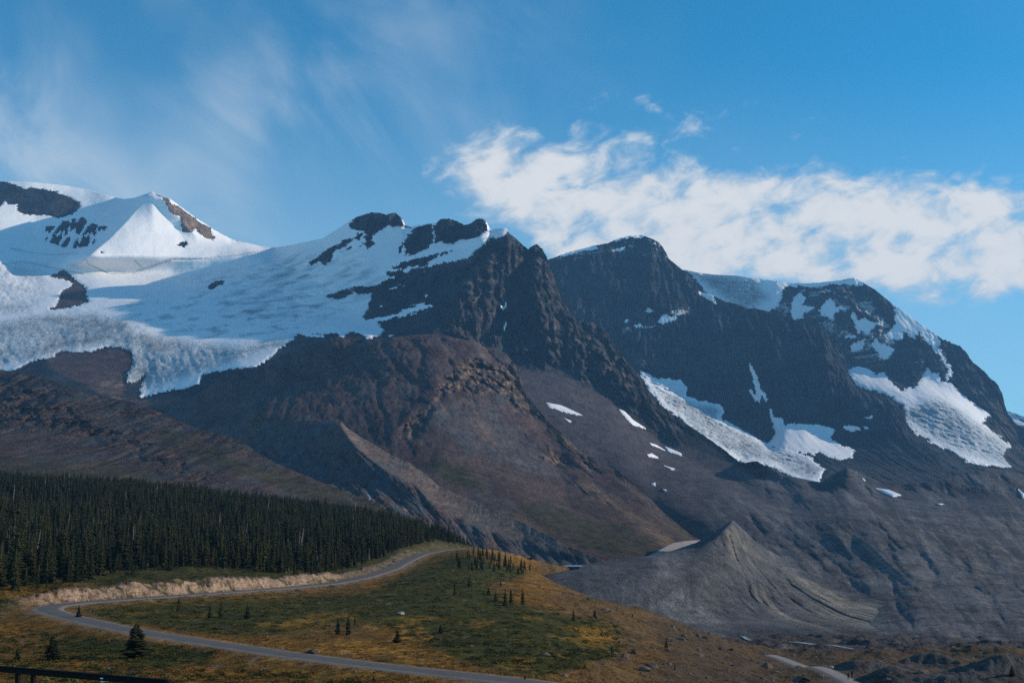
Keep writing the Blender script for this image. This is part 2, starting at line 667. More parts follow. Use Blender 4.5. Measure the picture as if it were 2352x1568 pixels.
C_DARK = np.array((0.026, 0.033, 0.043), np.float32)
C_WALL = np.array((0.056, 0.064, 0.074), np.float32)
C_GREY = np.array((0.080, 0.080, 0.085), np.float32)
C_BROWN = np.array((0.105, 0.070, 0.062), np.float32)
C_PURP = np.array((0.085, 0.055, 0.055), np.float32)
C_TAN = np.array((0.30, 0.205, 0.13), np.float32)
C_SAND = np.array((0.42, 0.29, 0.20), np.float32)
C_MOSS = np.array((0.050, 0.055, 0.022), np.float32)


# ------------------------------------------------------------------ far snowy mountain at the right edge
def far_mountain():
    rows = [
        [(2180, 905, 9800), (2260, 930, 9700), (2315, 944, 9600), (2352, 957, 9500), (2450, 990, 9300), (2700, 1040, 9000)],
        [(2180, 1000, 9200), (2352, 1010, 9000), (2700, 1070, 8600)],
        [(2180, 1120, 8200), (2700, 1120, 8000)]]
    U, V, D, t = loft(rows, 2180, 2700, 150, (24, 20))
    X, Y, Z = unproj(U, V, D)
    D = D * (1 + 0.02 * samp(T_R[0], X / 1500, Z / 1500))
    n = samp(T_F[1], X / 500, Z / 400)
    snow = 6 - (V - 940) * 0.06 + n * 30
    base = lerp(np.broadcast_to(C_DARK, U.shape + (3,)), C_GREY, sm(n, -.3, .4))
    put_terrain('mountain', U, V, D, base, snow, U * 0 + 0.2, M_ROCK, 'far snowy mountain slope showing at the right edge of the view', 'far snowfield at the right edge of the view', glacier_min=600, dust=U * 0 + .3)


# ------------------------------------------------------------------ far right mountain with flat snowy summit
def mount_right():
    rows = [
        [(1540, 620, 7900), (1575, 621, 7850), (1600, 627, 7800), (1640, 632, 7750), (1690, 634, 7700), (1730, 640, 7680), (1770, 645, 7660), (1810, 650, 7650), (1850, 652, 7640), (1900, 648, 7620), (1935, 643, 7600), (1960, 638, 7580), (1985, 651, 7540), (2010, 665, 7500), (2040, 690, 7440), (2070, 712, 7380), (2100, 735, 7320), (2130, 756, 7260), (2160, 775, 7200), (2190, 790, 7150), (2205, 795, 7120), (2217, 806, 7100), (2235, 832, 7050), (2258, 850, 7000), (2275, 868, 6950), (2293, 885, 6900), (2303, 905, 6860), (2308, 930, 6800), (2314, 948, 6750), (2335, 975, 6650), (2352, 985, 6600), (2450, 1030, 6300), (2650, 1080, 6000)],
        [(1540, 680, 7650), (1700, 690, 7560), (1800, 700, 7480), (1900, 700, 7400), (2000, 730, 7300), (2100, 790, 7150), (2200, 850, 6980), (2290, 930, 6700), (2352, 1010, 6450), (2650, 1090, 5800)],
        [(1540, 760, 7450), (1750, 770, 7350), (1900, 810, 7200), (2000, 840, 7080), (2100, 860, 6950), (2180, 890, 6820), (2260, 950, 6550), (2352, 1040, 6250), (2650, 1100, 5600)],
        [(1540, 860, 7000), (1900, 850, 7000), (1960, 880, 6820), (2050, 910, 6550), (2150, 930, 6380), (2230, 970, 6200), (2300, 1020, 6050), (2352, 1060, 5950), (2650, 1110, 5400)],
        [(1540, 960, 6400), (1950, 950, 6400), (2080, 980, 6050), (2150, 1010, 5850), (2230, 1040, 5700), (2320, 1070, 5600), (2352, 1080, 5550), (2650, 1130, 5200)],
        [(1540, 1060, 5600), (2100, 1060, 5300), (2230, 1085, 5200), (2352, 1110, 5150), (2650, 1160, 4900)],
        [(1540, 1200, 4300), (2650, 1220, 4200)]]
    U, V, D, t = loft(rows, 1540, 2650, 400, (55, 55, 45, 45, 40, 16))
    X, Y, Z = unproj(U, V, D)
    un, vn = ragged(U, V, X, Z, 260, 9)
    sn = [c4((-420, 90), (-200, 60), (0, 140), (150, 160), (300, 165), (400, 155), (520, 135), (600, 175), (540, 176), (380, 182), (140, 195), (110, 290), (30, 345), (-20, 300), (-100, 330), (-250, 270), (-350, 140)),
          c4((175, 340), (190, 250), (240, 210), (260, 250), (240, 300), (300, 290), (300, 320), (240, 330), (245, 370), (190, 375)),
          c4((340, 330), (350, 280), (400, 250), (430, 300), (500, 295), (470, 310), (420, 330), (410, 375), (370, 345), (350, 360)),
          c4((500, 300), (530, 330), (545, 380), (600, 355), (640, 390), (690, 375), (640, 410), (600, 460), (570, 420), (550, 450), (530, 400)),
          c4((420, 465), (560, 450), (500, 475)), c4((515, 500), (595, 480), (570, 535), (515, 540)),
          c4((620, 505), (650, 465), (680, 500), (740, 515), (735, 560), (690, 590), (650, 540)),
          c4((710, 250), (760, 290), (850, 330), (920, 370), (980, 420), (1000, 500), (990, 525), (1020, 580), (1050, 620), (1080, 660), (1030, 715), (1040, 640), (1000, 570), (960, 520), (880, 440), (860, 480), (800, 430), (790, 485), (720, 480), (710, 440), (750, 400), (755, 320)),
          c4((900, 700), (935, 610), (950, 670), (1000, 660), (1010, 710), (1060, 715), (1100, 760), (1170, 820), (1280, 895), (1230, 935), (1300, 990), (1395, 1065), (1360, 1090), (1350, 1130), (1400, 1182), (1250, 1175), (1150, 1150), (1050, 1090), (960, 1050), (850, 980), (810, 930), (800, 850), (740, 800), (540, 730), (490, 640), (560, 625), (620, 640), (650, 680), (690, 655), (720, 700), (780, 760), (860, 740)),
          c4((840, 1105), (920, 1125), (920, 1140), (840, 1130)), c4((625, 1130), (660, 1100), (705, 1105), (655, 1165)),
          c4((710, 1200), (770, 1170), (790, 1210), (870, 1230), (915, 1262), (820, 1225)), c4((950, 1230), (1020, 1225), (1080, 1230), (1010, 1250)),
          c4((960, 1335), (985, 1310), (1105, 1330), (1080, 1345))]
    snow = any_poly(un, vn, sn)
    snow = crumble(snow, X, Z, 150, 9.0)
    rockm = sm(-snow, 0, 10)
    rib = samp(T_R[0], X / 1400, Z / 3000) * 0.011 + samp(T_F[2], X / 420, Z / 1300) * 0.006 + samp(T_F[1], X / 900, Z / 900) * 0.01
    icef = any_poly(U, V, [c4((-420, 90), (0, 140), (60, 260), (-100, 330)), c4((800, 850), (1000, 800), (1400, 1050), (1400, 1190), (1050, 1090), (810, 930))])
    cre = samp(T_F[2], (X + .8 * Z) / 300, Z / 210) * 0.0060
    led = ledges(X, Z, 85.0, .06) * 0.0034 + samp(T_R[1], X / 200, Z / 520) * .0034
    D = D * (1 + rib * (0.25 + 0.75 * rockm) + led * rockm + cre * sm(icef, -10, 20))
    V = V + np.where(t[:, None] <= 1.0, 4.5 * samp(T_F[2], X / 260, Z / 260 + .3) + 2.0 * samp(T_R[1], X / 130, Z / 300), 0) * sm(U, 2090, 2150)
    n = samp(T_F[0], X / 700, Z / 260)
    base = lerp(np.broadcast_to(C_DARK, U.shape + (3,)), C_WALL, sm(n, -.25, .45))
    base = beds(base, X, Z, .06, 620, .50)
    base = lerp(base, (0.16, 0.12, 0.10), sm(U, 2190, 2300) * sm(n, -.2, .5) * 0.8)  # sunlight on the right-hand crags, painted in as a warmer, paler tone
    base = lerp(base, C_GREY * 0.75, sm(V, 1040, 1090))
    ice = 0.85 * sm(icef, -15, 25)
    dust = .60 * sm(pdist(U, V, c4((-200, 120), (500, 150), (720, 280), (760, 480), (700, 640), (480, 620), (300, 430), (0, 350))), -15, 30) + .40 * sm(pdist(U, V, c4((700, 240), (960, 360), (1150, 600), (1080, 760), (800, 760), (700, 500))), -15, 20)
    dust = np.clip(dust, 0, 1) * (.55 + .45 * sm(samp(T_F[0], X / 800, Z / 500), -.2, .2))
    put_terrain('mountain', U, V, D, base, snow, ice, M_ROCK, 'dark mountain with flat snow-capped summit at the far right', 'bright glacier spilling down below the flat-topped mountain at right', dust=dust)


# ------------------------------------------------------------------ dark wall in the middle distance
def mount_wall():
    rows = [
        [(1150, 640, 6600), (1262, 596, 6700), (1300, 582, 6720), (1340, 572, 6750), (1375, 562, 6780), (1395, 559, 6790), (1420, 549, 6800), (1445, 543, 6820), (1478, 541, 6850), (1500, 549, 6850), (1515, 558, 6850), (1524, 570, 6840), (1530, 580, 6830), (1536, 594, 6820), (1550, 605, 6800), (1570, 622, 6780), (1592, 645, 6750), (1610, 672, 6700), (1640, 680, 6650), (1665, 692, 6600), (1700, 700, 6550), (1716, 708, 6520), (1735, 708, 6500), (1760, 714, 6460), (1790, 722, 6420), (1826, 735, 6380), (1860, 748, 6330), (1900, 764, 6280), (1920, 785, 6240), (1938, 814, 6200), (1948, 850, 6150), (1953, 870, 6100), (1967, 886, 6050), (2000, 898, 6000), (2034, 911, 5950), (2060, 922, 5900), (2074, 930, 5870), (2080, 955, 5820), (2083, 982, 5770), (2100, 1010, 5650), (2130, 1025, 5500), (2160, 1040, 5400)],
        [(1150, 760, 6350), (1300, 740, 6400), (1450, 720, 6480), (1600, 760, 6380), (1700, 790, 6230), (1800, 820, 6080), (1900, 850, 5980), (1960, 900, 5900), (2050, 940, 5760), (2083, 1000, 5600), (2160, 1060, 5250)],
        [(1150, 860, 6100), (1400, 850, 6130), (1470, 855, 6100), (1560, 880, 6060), (1600, 908, 6000), (1660, 945, 5900), (1720, 985, 5800), (1770, 1015, 5700), (1800, 975, 5780), (1850, 970, 5800), (1900, 990, 5760), (1960, 1010, 5650), (2050, 1020, 5500), (2160, 1075, 5100)],
        [(1150, 930, 5600), (1470, 910, 5700), (1520, 935, 5600), (1600, 980, 5450), (1700, 1040, 5250), (1800, 1060, 5150), (1900, 1055, 5200), (1960, 1050, 5300), (2050, 1060, 5200), (2160, 1090, 4900)],
        [(1150, 1050, 4900), (1500, 1000, 5100), (1600, 1050, 4900), (1700, 1085, 4750), (1800, 1105, 4600), (1890, 1110, 4600), (1960, 1090, 4800), (2160, 1120, 4600)],
        [(1150, 1200, 4000), (2160, 1200, 4000)]]
    U, V, D, t = loft(rows, 1150, 2160, 430, (75, 75, 45, 40, 16))
    X, Y, Z = unproj(U, V, D)
    un, vn = ragged(U, V, X, Z, 260, 7)
    sn = [c3((555, 825), (600, 835), (640, 865), (690, 870), (790, 870), (830, 930), (820, 960), (890, 990), (1000, 1010), (1030, 1045), (1010, 1090), (1100, 1130), (1200, 1190), (1290, 1245), (1400, 1260), (1500, 1300), (1590, 1370), (1560, 1430), (1500, 1450), (1400, 1410), (1270, 1340), (1150, 1340), (1040, 1290), (960, 1230), (890, 1210), (850, 1180), (800, 1100), (680, 1010), (640, 960), (590, 890)),
          c3((50, 205), (130, 180), (320, 125), (330, 155), (270, 165), (180, 185), (110, 195), (60, 215)), c3((400, 110), (470, 85), (580, 75), (600, 95), (500, 95), (420, 112)),
          c3((430, 150), (480, 145), (475, 165), (440, 165)),
          c3((660, 560), (690, 515), (750, 525), (800, 505), (750, 550), (700, 568)), c3((475, 580), (490, 540), (515, 515), (500, 545)), c3((540, 460), (560, 450), (555, 468)), c3((590, 490), (620, 475), (645, 495), (610, 508)),
          c3((780, 455), (820, 445), (800, 460)), c3((500, 580), (620, 562), (600, 572), (560, 590)), c3((755, 340), (778, 350), (765, 352)),
          c3((1163, 775), (1205, 830), (1230, 915), (1275, 985), (1260, 990), (1235, 960), (1225, 1015), (1145, 905), (1210, 960), (1180, 850)),
          c3((880, 385), (960, 395), (1000, 480), (960, 440), (900, 408)),
          c4((60, 850), (90, 900), (130, 910), (140, 960), (180, 940), (300, 945), (420, 975), (400, 1020), (450, 1060), (530, 1080), (520, 1130), (430, 1140), (330, 1100), (300, 1115), (210, 1100), (50, 1060), (90, 1000), (70, 900)),
          c4((470, 965), (510, 950), (560, 955), (615, 960), (560, 975), (510, 988), (475, 980)), c4((595, 910), (640, 885), (625, 905))]
    snow = crumble(any_poly(un, vn, sn), X, Z, 140, 7.0)
    rockm = sm(-snow, 0, 10)
    rib = samp(T_R[0], X / 1700 + .2, Z / 3600) * 0.010 + samp(T_F[2], X / 420, Z / 1300) * 0.006 + samp(T_F[1], X / 900, Z / 900) * 0.008
    strata = ledges(X, Z, 90.0, .1) * 0.0016 + samp(T_R[1], X / 220, Z / 700) * .0040 + .0055 * grooves(U, V, [([(1345, 590), (1348, 700), (1352, 800)], 1.0, 7), ([(1420, 560), (1425, 640)], .7, 6), ([(1560, 640), (1590, 760), (1640, 900)], .8, 9), ([(1690, 720), (1700, 830), (1740, 930)], .9, 8), ([(1820, 750), (1830, 880)], .8, 8), ([(1500, 560), (1490, 680)], -.7, 10), ([(1640, 700), (1660, 850)], -.7, 12), ([(1770, 730), (1790, 880)], -.8, 12), ([(1900, 790), (1910, 930)], -.7, 14)])
    gl = pdist(U, V, sn[0])
    cre = (samp(T_F[2], (X + Z) / 330, Z / 190) * 0.0065 + samp(T_F[2], X / 140, Z / 100) * 0.0025) * sm(gl, 0, 14)
    D = D * (1 + (rib + strata) * (0.15 + 0.85 * rockm) + cre)
    V = V + np.where(t[:, None] <= 1.0, 2.0 * samp(T_F[2], X / 150, Z / 150 + .3), 0) * sm(-snow, -4, 6)
    n = samp(T_F[0], X / 700, (Z + .1 * X) / 200)
    base = lerp(np.broadcast_to(C_DARK, U.shape + (3,)), C_WALL, sm(n, -.3, .5))
    base = beds(base, X, Z, .1, 700, .42)
    base = lerp(base, C_GREY * 0.85, sm(V, 1050, 1100))
    ice = 0.75 * sm(gl, 0, 20) * sm(V, 890, 930)
    put_terrain('mountain', U, V, D, base, snow, ice, M_ROCK, 'dark blue rock wall behind the central peak', 'bright crevassed glacier tongue between scree slope and dark wall', dust=.42 * sm(-V, -660, -570) + .50 * sm(lines(U, V, [(1420, 760), (1520, 735), (1580, 715)]), 26, 4) + .2 * sm(lines(U, V, [(1600, 680), (1720, 720)]), 20, 4))


# ------------------------------------------------------------------ main massif: white peaks, snow ramp, central cliffs, scree, right slopes
SNOW_MAIN = c2((-2500, -300), (1300, -300), (1430, 205), (1420, 240), (1390, 275), (1320, 268), (1240, 330), (1180, 385), (1060, 428), (900, 455), (780, 490), (640, 548), (560, 578), (480, 570), (400, 600), (330, 615), (265, 632), (280, 650), (340, 660), (400, 640), (440, 620), (520, 625), (560, 620), (540, 680), (530, 720), (500, 765), (520, 790), (560, 790), (640, 765), (700, 750), (800, 710), (880, 670), (900, 690), (970, 685), (930, 715), (850, 740), (750, 780), (640, 800), (600, 815), (640, 860), (600, 900), (530, 910), (480, 880), (420, 860), (360, 905), (340, 880), (220, 880), (90, 880)) + \
    c1((1790, 1170), (1650, 1280), (1440, 1310), (1350, 1320), (1290, 1340), (1260, 1400), (1180, 1430), (1050, 1440), (960, 1470), (880, 1490), (900, 1400), (940, 1330), (850, 1390), (800, 1390), (820, 1320), (850, 1250), (840, 1190), (780, 1165), (700, 1160), (600, 1190), (520, 1190), (400, 1190), (360, 1200), (340, 1230), (220, 1245), (150, 1280), (110, 1310), (0, 1310), (-700, 1330))
ROCKS = [
    c1((-700, 90), (0, 100), (40, 112), (150, 150), (320, 165), (430, 200), (500, 240), (515, 280), (480, 310), (420, 330), (350, 345), (310, 320), (200, 325), (150, 320), (110, 290), (105, 250), (50, 255), (30, 240), (0, 265), (-700, 260)),
    c1((985, 178), (1040, 200), (1120, 262), (1200, 312), (1260, 362), (1330, 402), (1365, 470), (1350, 485), (1280, 450), (1220, 410), (1230, 430), (1170, 440), (1155, 410), (1150, 370), (1140, 330), (1090, 325), (1060, 260), (1040, 230)),
    c1((1330, 385), (1540, 495), (1530, 503), (1340, 405)),
    c1((1125, 515), (1140, 492), (1180, 488), (1196, 510), (1170, 530)), c1((630, 575), (655, 553), (662, 578)), c1((1175, 460), (1190, 458), (1186, 468)),
    c1((310, 720), (400, 668), (440, 690), (480, 740), (550, 790), (555, 860), (575, 870), (480, 910), (400, 925), (310, 920), (370, 890), (375, 850), (400, 800), (470, 765), (400, 735), (350, 725)),
    c1((1320, 775), (1370, 745), (1430, 740), (1420, 770), (1340, 795)),
    c2((405, 195), (455, 130), (520, 80), (570, 80), (630, 90), (690, 80), (740, 110), (760, 195), (700, 200), (660, 180), (620, 215), (590, 235), (530, 255), (500, 225), (440, 220)),
    c2((760, 195), (800, 160), (830, 195), (790, 207)),
    c2((440, 280), (470, 230), (500, 240), (480, 290)), c2((510, 310), (540, 280), (580, 290), (560, 330), (525, 340)), c2((465, 330), (500, 300), (490, 325)), c2((500, 260), (570, 235), (560, 280), (520, 290)),
    c2((150, 440), (200, 390), (300, 325), (350, 300), (420, 270), (430, 290), (370, 330), (330, 345), (300, 400), (260, 440), (220, 430), (160, 445)), c2((390, 345), (410, 315), (430, 325), (410, 350)),
    c2((720, 370), (740, 310), (790, 250), (830, 205), (940, 170), (945, 300), (900, 340), (830, 375), (770, 365), (760, 310), (740, 370)),
    c2((950, 200), (985, 160), (1050, 110), (1100, 130), (1150, 130), (1180, 150), (1230, 110), (1270, 130), (1295, 230), (1230, 260), (1120, 280), (1070, 310), (1000, 300), (960, 315)),
    c2((690, 465), (760, 430), (900, 390), (1070, 345), (1050, 360), (960, 395), (890, 440), (800, 445), (720, 470)), c2((650, 495), (740, 478), (760, 485), (680, 508))]
ROCK_STREAKY = c1((260, 460), (280, 395), (330, 390), (400, 370), (450, 350), (530, 330), (560, 380), (620, 380), (685, 400), (660, 440), (600, 500), (560, 530), (480, 535), (390, 525), (300, 490))
SNOW_SMALL = [
    c2((1370, 690), (1395, 720), (1410, 670), (1415, 700), (1390, 733)), c2((1395, 850), (1408, 795), (1412, 810), (1400, 860)), c2((835, 548), (880, 536), (860, 555)), c2((945, 535), (950, 500), (975, 460), (965, 500)), c2((665, 600), (740, 570), (800, 548), (790, 560), (700, 590)),
    c2((885, 640), (905, 605), (905, 640)), c2((845, 490), (890, 480), (880, 495)), c2((590, 715), (630, 690), (625, 712)), c2((650, 905), (690, 865), (720, 885)), c2((110, 882), (250, 890), (258, 900), (150, 895)), c2((1665, 1318), (1760, 1335), (1900, 1400), (1790, 1378), (1690, 1345)), c2((1780, 1415), (1830, 1438), (1800, 1436)),
    c3((450, 1038), (480, 1050), (530, 1100), (608, 1150), (520, 1118)), c3((605, 1220), (655, 1235), (705, 1265), (660, 1245)), c3((705, 1245), (790, 1280), (798, 1295), (720, 1268)), c3((602, 1290), (630, 1282), (668, 1305), (630, 1302)), c3((693, 1348), (760, 1368), (745, 1373)), c3((628, 1450), (658, 1442), (648, 1460)), c3((692, 1478), (716, 1486), (700, 1490)),
    c4((650, 1300), (720, 1310), (788, 1338), (740, 1347)), c4((375, 1160), (415, 1150), (420, 1165), (395, 1175)), c4((1430, 1300), (1470, 1340), (1460, 1355)), c4((985, 1385), (1020, 1386), (1000, 1392)), c4((572, 1243), (590, 1255), (580, 1256)), c4((535, 1158), (585, 1175), (550, 1170))]


def massif():
    crest = [(-200, 430, 5700), (0, 417, 5900), (30, 418, 5920), (75, 420, 5950), (150, 428, 6020), (200, 437, 6050), (250, 452, 6020), (285, 459, 6040), (310, 456, 6040), (335, 447, 6030), (350, 442, 6020), (365, 449, 6020), (390, 458, 6020), (420, 480, 6020), (450, 502, 6010), (490, 528, 6000), (530, 550, 5980), (560, 558, 5960), (600, 567, 5940), (632, 570, 5900), (660, 566, 5700), (700, 558, 5550), (740, 550, 5450), (780, 525, 5380), (805, 508, 5340), (820, 498, 5320), (850, 489, 5300), (872, 488, 5290), (888, 494, 5280), (895, 490, 5270), (908, 489, 5260), (922, 500, 5240), (930, 517, 5220), (945, 522, 5200), (960, 519, 5180), (990, 514, 5120), (1002, 514, 5080), (1010, 504, 5060), (1030, 502, 5040), (1050, 508, 5000), (1065, 516, 4980), (1075, 516, 4960), (1085, 511, 4950), (1095, 503, 4940), (1108, 502, 4930), (1118, 512, 4920), (1126, 530, 4900), (1140, 527, 4880), (1162, 526, 4850), (1170, 536, 4870), (1185, 548, 4900), (1205, 566, 4930), (1213, 573, 4940), (1222, 564, 4940), (1234, 561, 4950), (1246, 572, 4960), (1256, 590, 4960), (1263, 612, 4960), (1275, 640, 4950), (1285, 668, 4940), (1300, 700, 4920), (1320, 728, 4890), (1342, 742, 4860), (1362, 740, 4840), (1385, 755, 4800), (1402, 778, 4750), (1420, 803, 4700), (1440, 832, 4640), (1460, 852, 4590), (1482, 882, 4520), (1500, 912, 4450), (1520, 932, 4380), (1560, 962, 4250), (1600, 988, 4100), (1660, 1030, 3800), (1700, 1062, 3560), (1740, 1060, 3350), (1770, 1076, 3300), (1800, 1090, 3280), (1850, 1100, 3250), (1888, 1108, 3230), (1915, 1088, 3220), (1945, 1073, 3210), (1975, 1085, 3200), (2020, 1105, 3150), (2080, 1112, 3100), (2150, 1105, 3100), (2200, 1090, 3150), (2260, 1075, 3200), (2320, 1080, 3200), (2352, 1090, 3200), (2650, 1120, 3200)]
    rows = [crest,
        [(-200, 520, 5450), (0, 515, 5650), (80, 505, 5780), (150, 500, 5850), (230, 512, 5840), (300, 525, 5820), (350, 530, 5830), (420, 550, 5850), (500, 565, 5860), (560, 572, 5850), (632, 590, 5750), (700, 590, 5450), (780, 575, 5280), (850, 560, 5200), (920, 560, 5100), (1000, 560, 4950), (1060, 570, 4850), (1100, 580, 4720), (1130, 590, 4720), (1170, 600, 4760), (1215, 610, 4800), (1240, 620, 4820), (1290, 700, 4790), (1345, 770, 4700), (1400, 800, 4620), (1460, 870, 4460), (1520, 950, 4250), (1600, 1005, 3980), (1700, 1080, 3480), (1820, 1115, 3100), (1888, 1125, 3080), (1945, 1095, 3080), (2020, 1130, 2950), (2150, 1140, 2900), (2260, 1130, 2900), (2352, 1135, 2850), (2650, 1160, 2850)],
        [(-200, 600, 5150), (0, 597, 5350), (80, 600, 5480), (150, 600, 5560), (220, 610, 5530), (300, 632, 5500), (400, 645, 5520), (480, 625, 5620), (560, 600, 5700), (632, 620, 5450), (700, 650, 5180), (800, 660, 5000), (900, 650, 4850), (1000, 650, 4640), (1050, 675, 4470), (1080, 685, 4470), (1110, 690, 4490), (1150, 700, 4530), (1200, 720, 4570), (1250, 730, 4600), (1300, 770, 4570), (1350, 810, 4520), (1400, 845, 4450), (1460, 900, 4300), (1520, 975, 4080), (1600, 1030, 3820), (1700, 1095, 3380), (1820, 1140, 2850), (1945, 1130, 2800), (2020, 1160, 2650), (2100, 1170, 2500), (2352, 1180, 2300), (2650, 1200, 2300)],
        [(-200, 720, 4550), (0, 715, 4680), (150, 705, 4770), (300, 700, 4810), (400, 700, 4850), (500, 690, 4950), (632, 700, 4900), (700, 720, 4750), (800, 730, 4650), (850, 740, 4550), (900, 745, 4450), (1000, 750, 4260), (1050, 775, 4250), (1100, 795, 4290), (1150, 820, 4320), (1180, 832, 4340), (1250, 832, 4370), (1300, 850, 4350), (1350, 880, 4310), (1400, 910, 4240), (1460, 960, 4080), (1520, 1020, 3880), (1600, 1060, 3640), (1700, 1115, 3200), (1820, 1170, 2550), (1945, 1165, 2350), (2100, 1200, 2050), (2352, 1230, 1800), (2650, 1240, 1800)],
        [(-200, 790, 4180), (0, 785, 4250), (150, 780, 4310), (300, 770, 4350), (400, 770, 4400), (500, 775, 4380), (632, 780, 4300), (700, 785, 4200), (760, 780, 4150), (850, 790, 4000), (900, 800, 3950), (1000, 820, 3850), (1100, 850, 3850), (1200, 880, 3880), (1300, 920, 3800), (1400, 980, 3600), (1500, 1060, 3350), (1600, 1105, 3080), (1700, 1150, 2650), (1820, 1205, 2100), (1945, 1205, 1900), (2100, 1240, 1650), (2352, 1280, 1400), (2650, 1290, 1400)],
        [(-200, 870, 3950), (0, 860, 3950), (100, 850, 3950), (200, 870, 3900), (300, 900, 3850), (330, 915, 3820), (400, 905, 3800), (450, 890, 3820), (550, 860, 3850), (650, 850, 3850), (750, 850, 3700), (900, 880, 3550), (1000, 900, 3400), (1100, 930, 3400), (1200, 960, 3420), (1300, 1000, 3350), (1400, 1060, 3150), (1500, 1140, 2750), (1600, 1190, 2350), (1700, 1235, 1950), (1820, 1260, 1750), (1945, 1275, 1600), (2100, 1300, 1330), (2352, 1350, 980), (2650, 1360, 980)],
        [(-200, 1000, 3300), (400, 990, 3200), (900, 1000, 2900), (1200, 1100, 2700), (1400, 1180, 2750), (1600, 1290, 1950), (1700, 1320, 1500), (1820, 1345, 1300), (1945, 1378, 1100), (2100, 1400, 850), (2352, 1425, 720), (2650, 1430, 720)],
        [(-200, 1150, 2600), (900, 1180, 2300), (1300, 1300, 2000), (1600, 1400, 1300), (1820, 1445, 860), (1945, 1455, 740), (2100, 1470, 640), (2352, 1485, 570), (2650, 1485, 570)]]
    U, V, D, t = loft(rows, -200, 2650, 900, (58, 46, 56, 42, 44, 40, 14), back=(60, 450))
    X, Y, Z = unproj(U, V, D)
    un, vn = ragged(U, V, X, Z, 200, 8)
    snow = pdist(un, vn, SNOW_MAIN)
    rk = any_poly(un, vn, ROCKS)
    snow = np.minimum(snow, -rk)
    snow = crumble(snow, X, Z, 120, 6.0)
    stk = pdist(un, vn, ROCK_STREAKY)
    stn = samp(T_F[2], X / 130, Z / 900) * 30
    snow = np.minimum(snow, np.maximum(-stk, stn - 1.0))
    snow = np.maximum(snow, any_poly(U + 1.0 * samp(T_F[2], X / 60, Z / 60), V, SNOW_SMALL) + 0.8)
    # broken edge of the ramp above the cliffs
    zone = sm(U, 840, 900) * sm(-U, -1060, -1010) * sm(V, 575, 600) * sm(-V, -800, -770)
    snow = snow + zone * (samp(T_F[2], (X + 1.6 * Z) / 500, (Z - .25 * X) / 90) * 14 - 2) * sm(-np.abs(snow), -25, -5)
    rockm = sm(-snow, 0, 8)
    # relief
    cliff = sm(any_poly(U, V, [[(1040, 600), (1120, 560), (1170, 530), (1240, 555), (1290, 660), (1400, 760), (1500, 900), (1600, 985), (1560, 1010), (1480, 960), (1400, 905), (1300, 850), (1180, 835), (1010, 780), (1050, 680)]]), -25, 25)
    upper = sm(-V, -780, -640) * sm(U, 640, 760)
    right = sm(V, 1040, 1110) * sm(U, 1560, 1750)
    ribs = samp(T_R[0], X / 760, Z / 1300) * 0.026 + samp(T_R[1], X / 330, Z / 560) * 0.012 + samp(T_F[2], X / 260, Z / 300) * 0.012
    butt = grooves(U, V, [(c2((1330, 420), (1345, 640), (1400, 720), (1395, 980)), 1.3, 7), (c2((1470, 500), (1505, 760), (1560, 880)), 1.2, 7), (c2((1240, 420), (1290, 620), (1330, 700)), 1.0, 6), (c2((1560, 370), (1500, 500)), 1.0, 6), (c2((1690, 500), (1790, 690), (1880, 830)), .9, 6), (c2((1640, 420), (1660, 700), (1700, 860)), .8, 5),
                          (c2((1200, 400), (1165, 520), (1150, 640)), -1.0, 9), (c2((1430, 300), (1420, 420), (1440, 640)), -.8, 9), (c2((1600, 420), (1610, 700), (1640, 850)), -1.1, 9), (c2((1740, 540), (1750, 680)), -.8, 7), (c2((1100, 620), (1060, 760), (1090, 880)), -.8, 10), (c2((1200, 700), (1230, 860)), -.7, 9), (c2((1480, 820), (1520, 960)), -.6, 10)]) * 0.009
    ribs = ribs + butt + ledges(X, Z, 60.0, -.12) * .0018 + samp(T_R[1], X / 150, Z / 420) * .006
    soft = samp(T_F[0], X / 1200, Y / 1200) * 0.007 + samp(T_F[1], X / 300, Z / 300) * 0.0022
    gully = samp(T_R[1], (U - .9 * V + 40 * samp(T_F[1], U / 300, V / 300)) / 560, V / 900) * 0.011 + samp(T_R[0], (U - .8 * V) / 260, V / 520) * .003 + samp(T_F[0], (U - .6 * V) / 420, V / 420) * 0.018 + samp(T_F[1], (U - .9 * V) / 200, V / 400) * 0.004
    icef = any_poly(U, V, [c1((-700, 1010), (0, 990), (300, 945), (560, 935), (700, 965), (900, 1010), (830, 1020), (1000, 1090), (1500, 1160), (1900, 1080), (1790, 1170), (1290, 1340), (880, 1490), (800, 1390), (700, 1160), (0, 1310), (-700, 1330)),
                           c1((-700, 640), (0, 640), (150, 620), (300, 680), (330, 820), (200, 960), (0, 975), (-700, 990))])
    ramp = sm(pdist(U, V, c1((1200, 700), (1800, 540), (2200, 480), (2500, 700), (2500, 900), (1900, 1080), (1500, 1000), (1250, 800))), -10, 50)
    fall = samp(T_R[1], (U - .5 * V + 30 * samp(T_F[1], U / 300, V / 300)) / 330, V / 700) * 0.0014 + samp(T_F[2], X / 150, Z / 90) * .0022 + samp(T_F[2], (U + .5 * V) / 210, (V - .3 * U) / 420) * 0.0022 + samp(T_F[1], U / 260, V / 200) * 0.003
    step = samp(T_R[0], (X + .6 * Y) / 700, (Z - .2 * X) / 260) * 0.006
    D = D * (1 + rockm * (cliff * ribs + (1 - cliff) * upper * ribs * 0.7 + right * gully + (1 - right) * soft) + (1 - rockm) * (sm(icef, -10, 30) * fall + ramp * step + 0.0012 * samp(T_F[1], X / 700, Z / 700)))
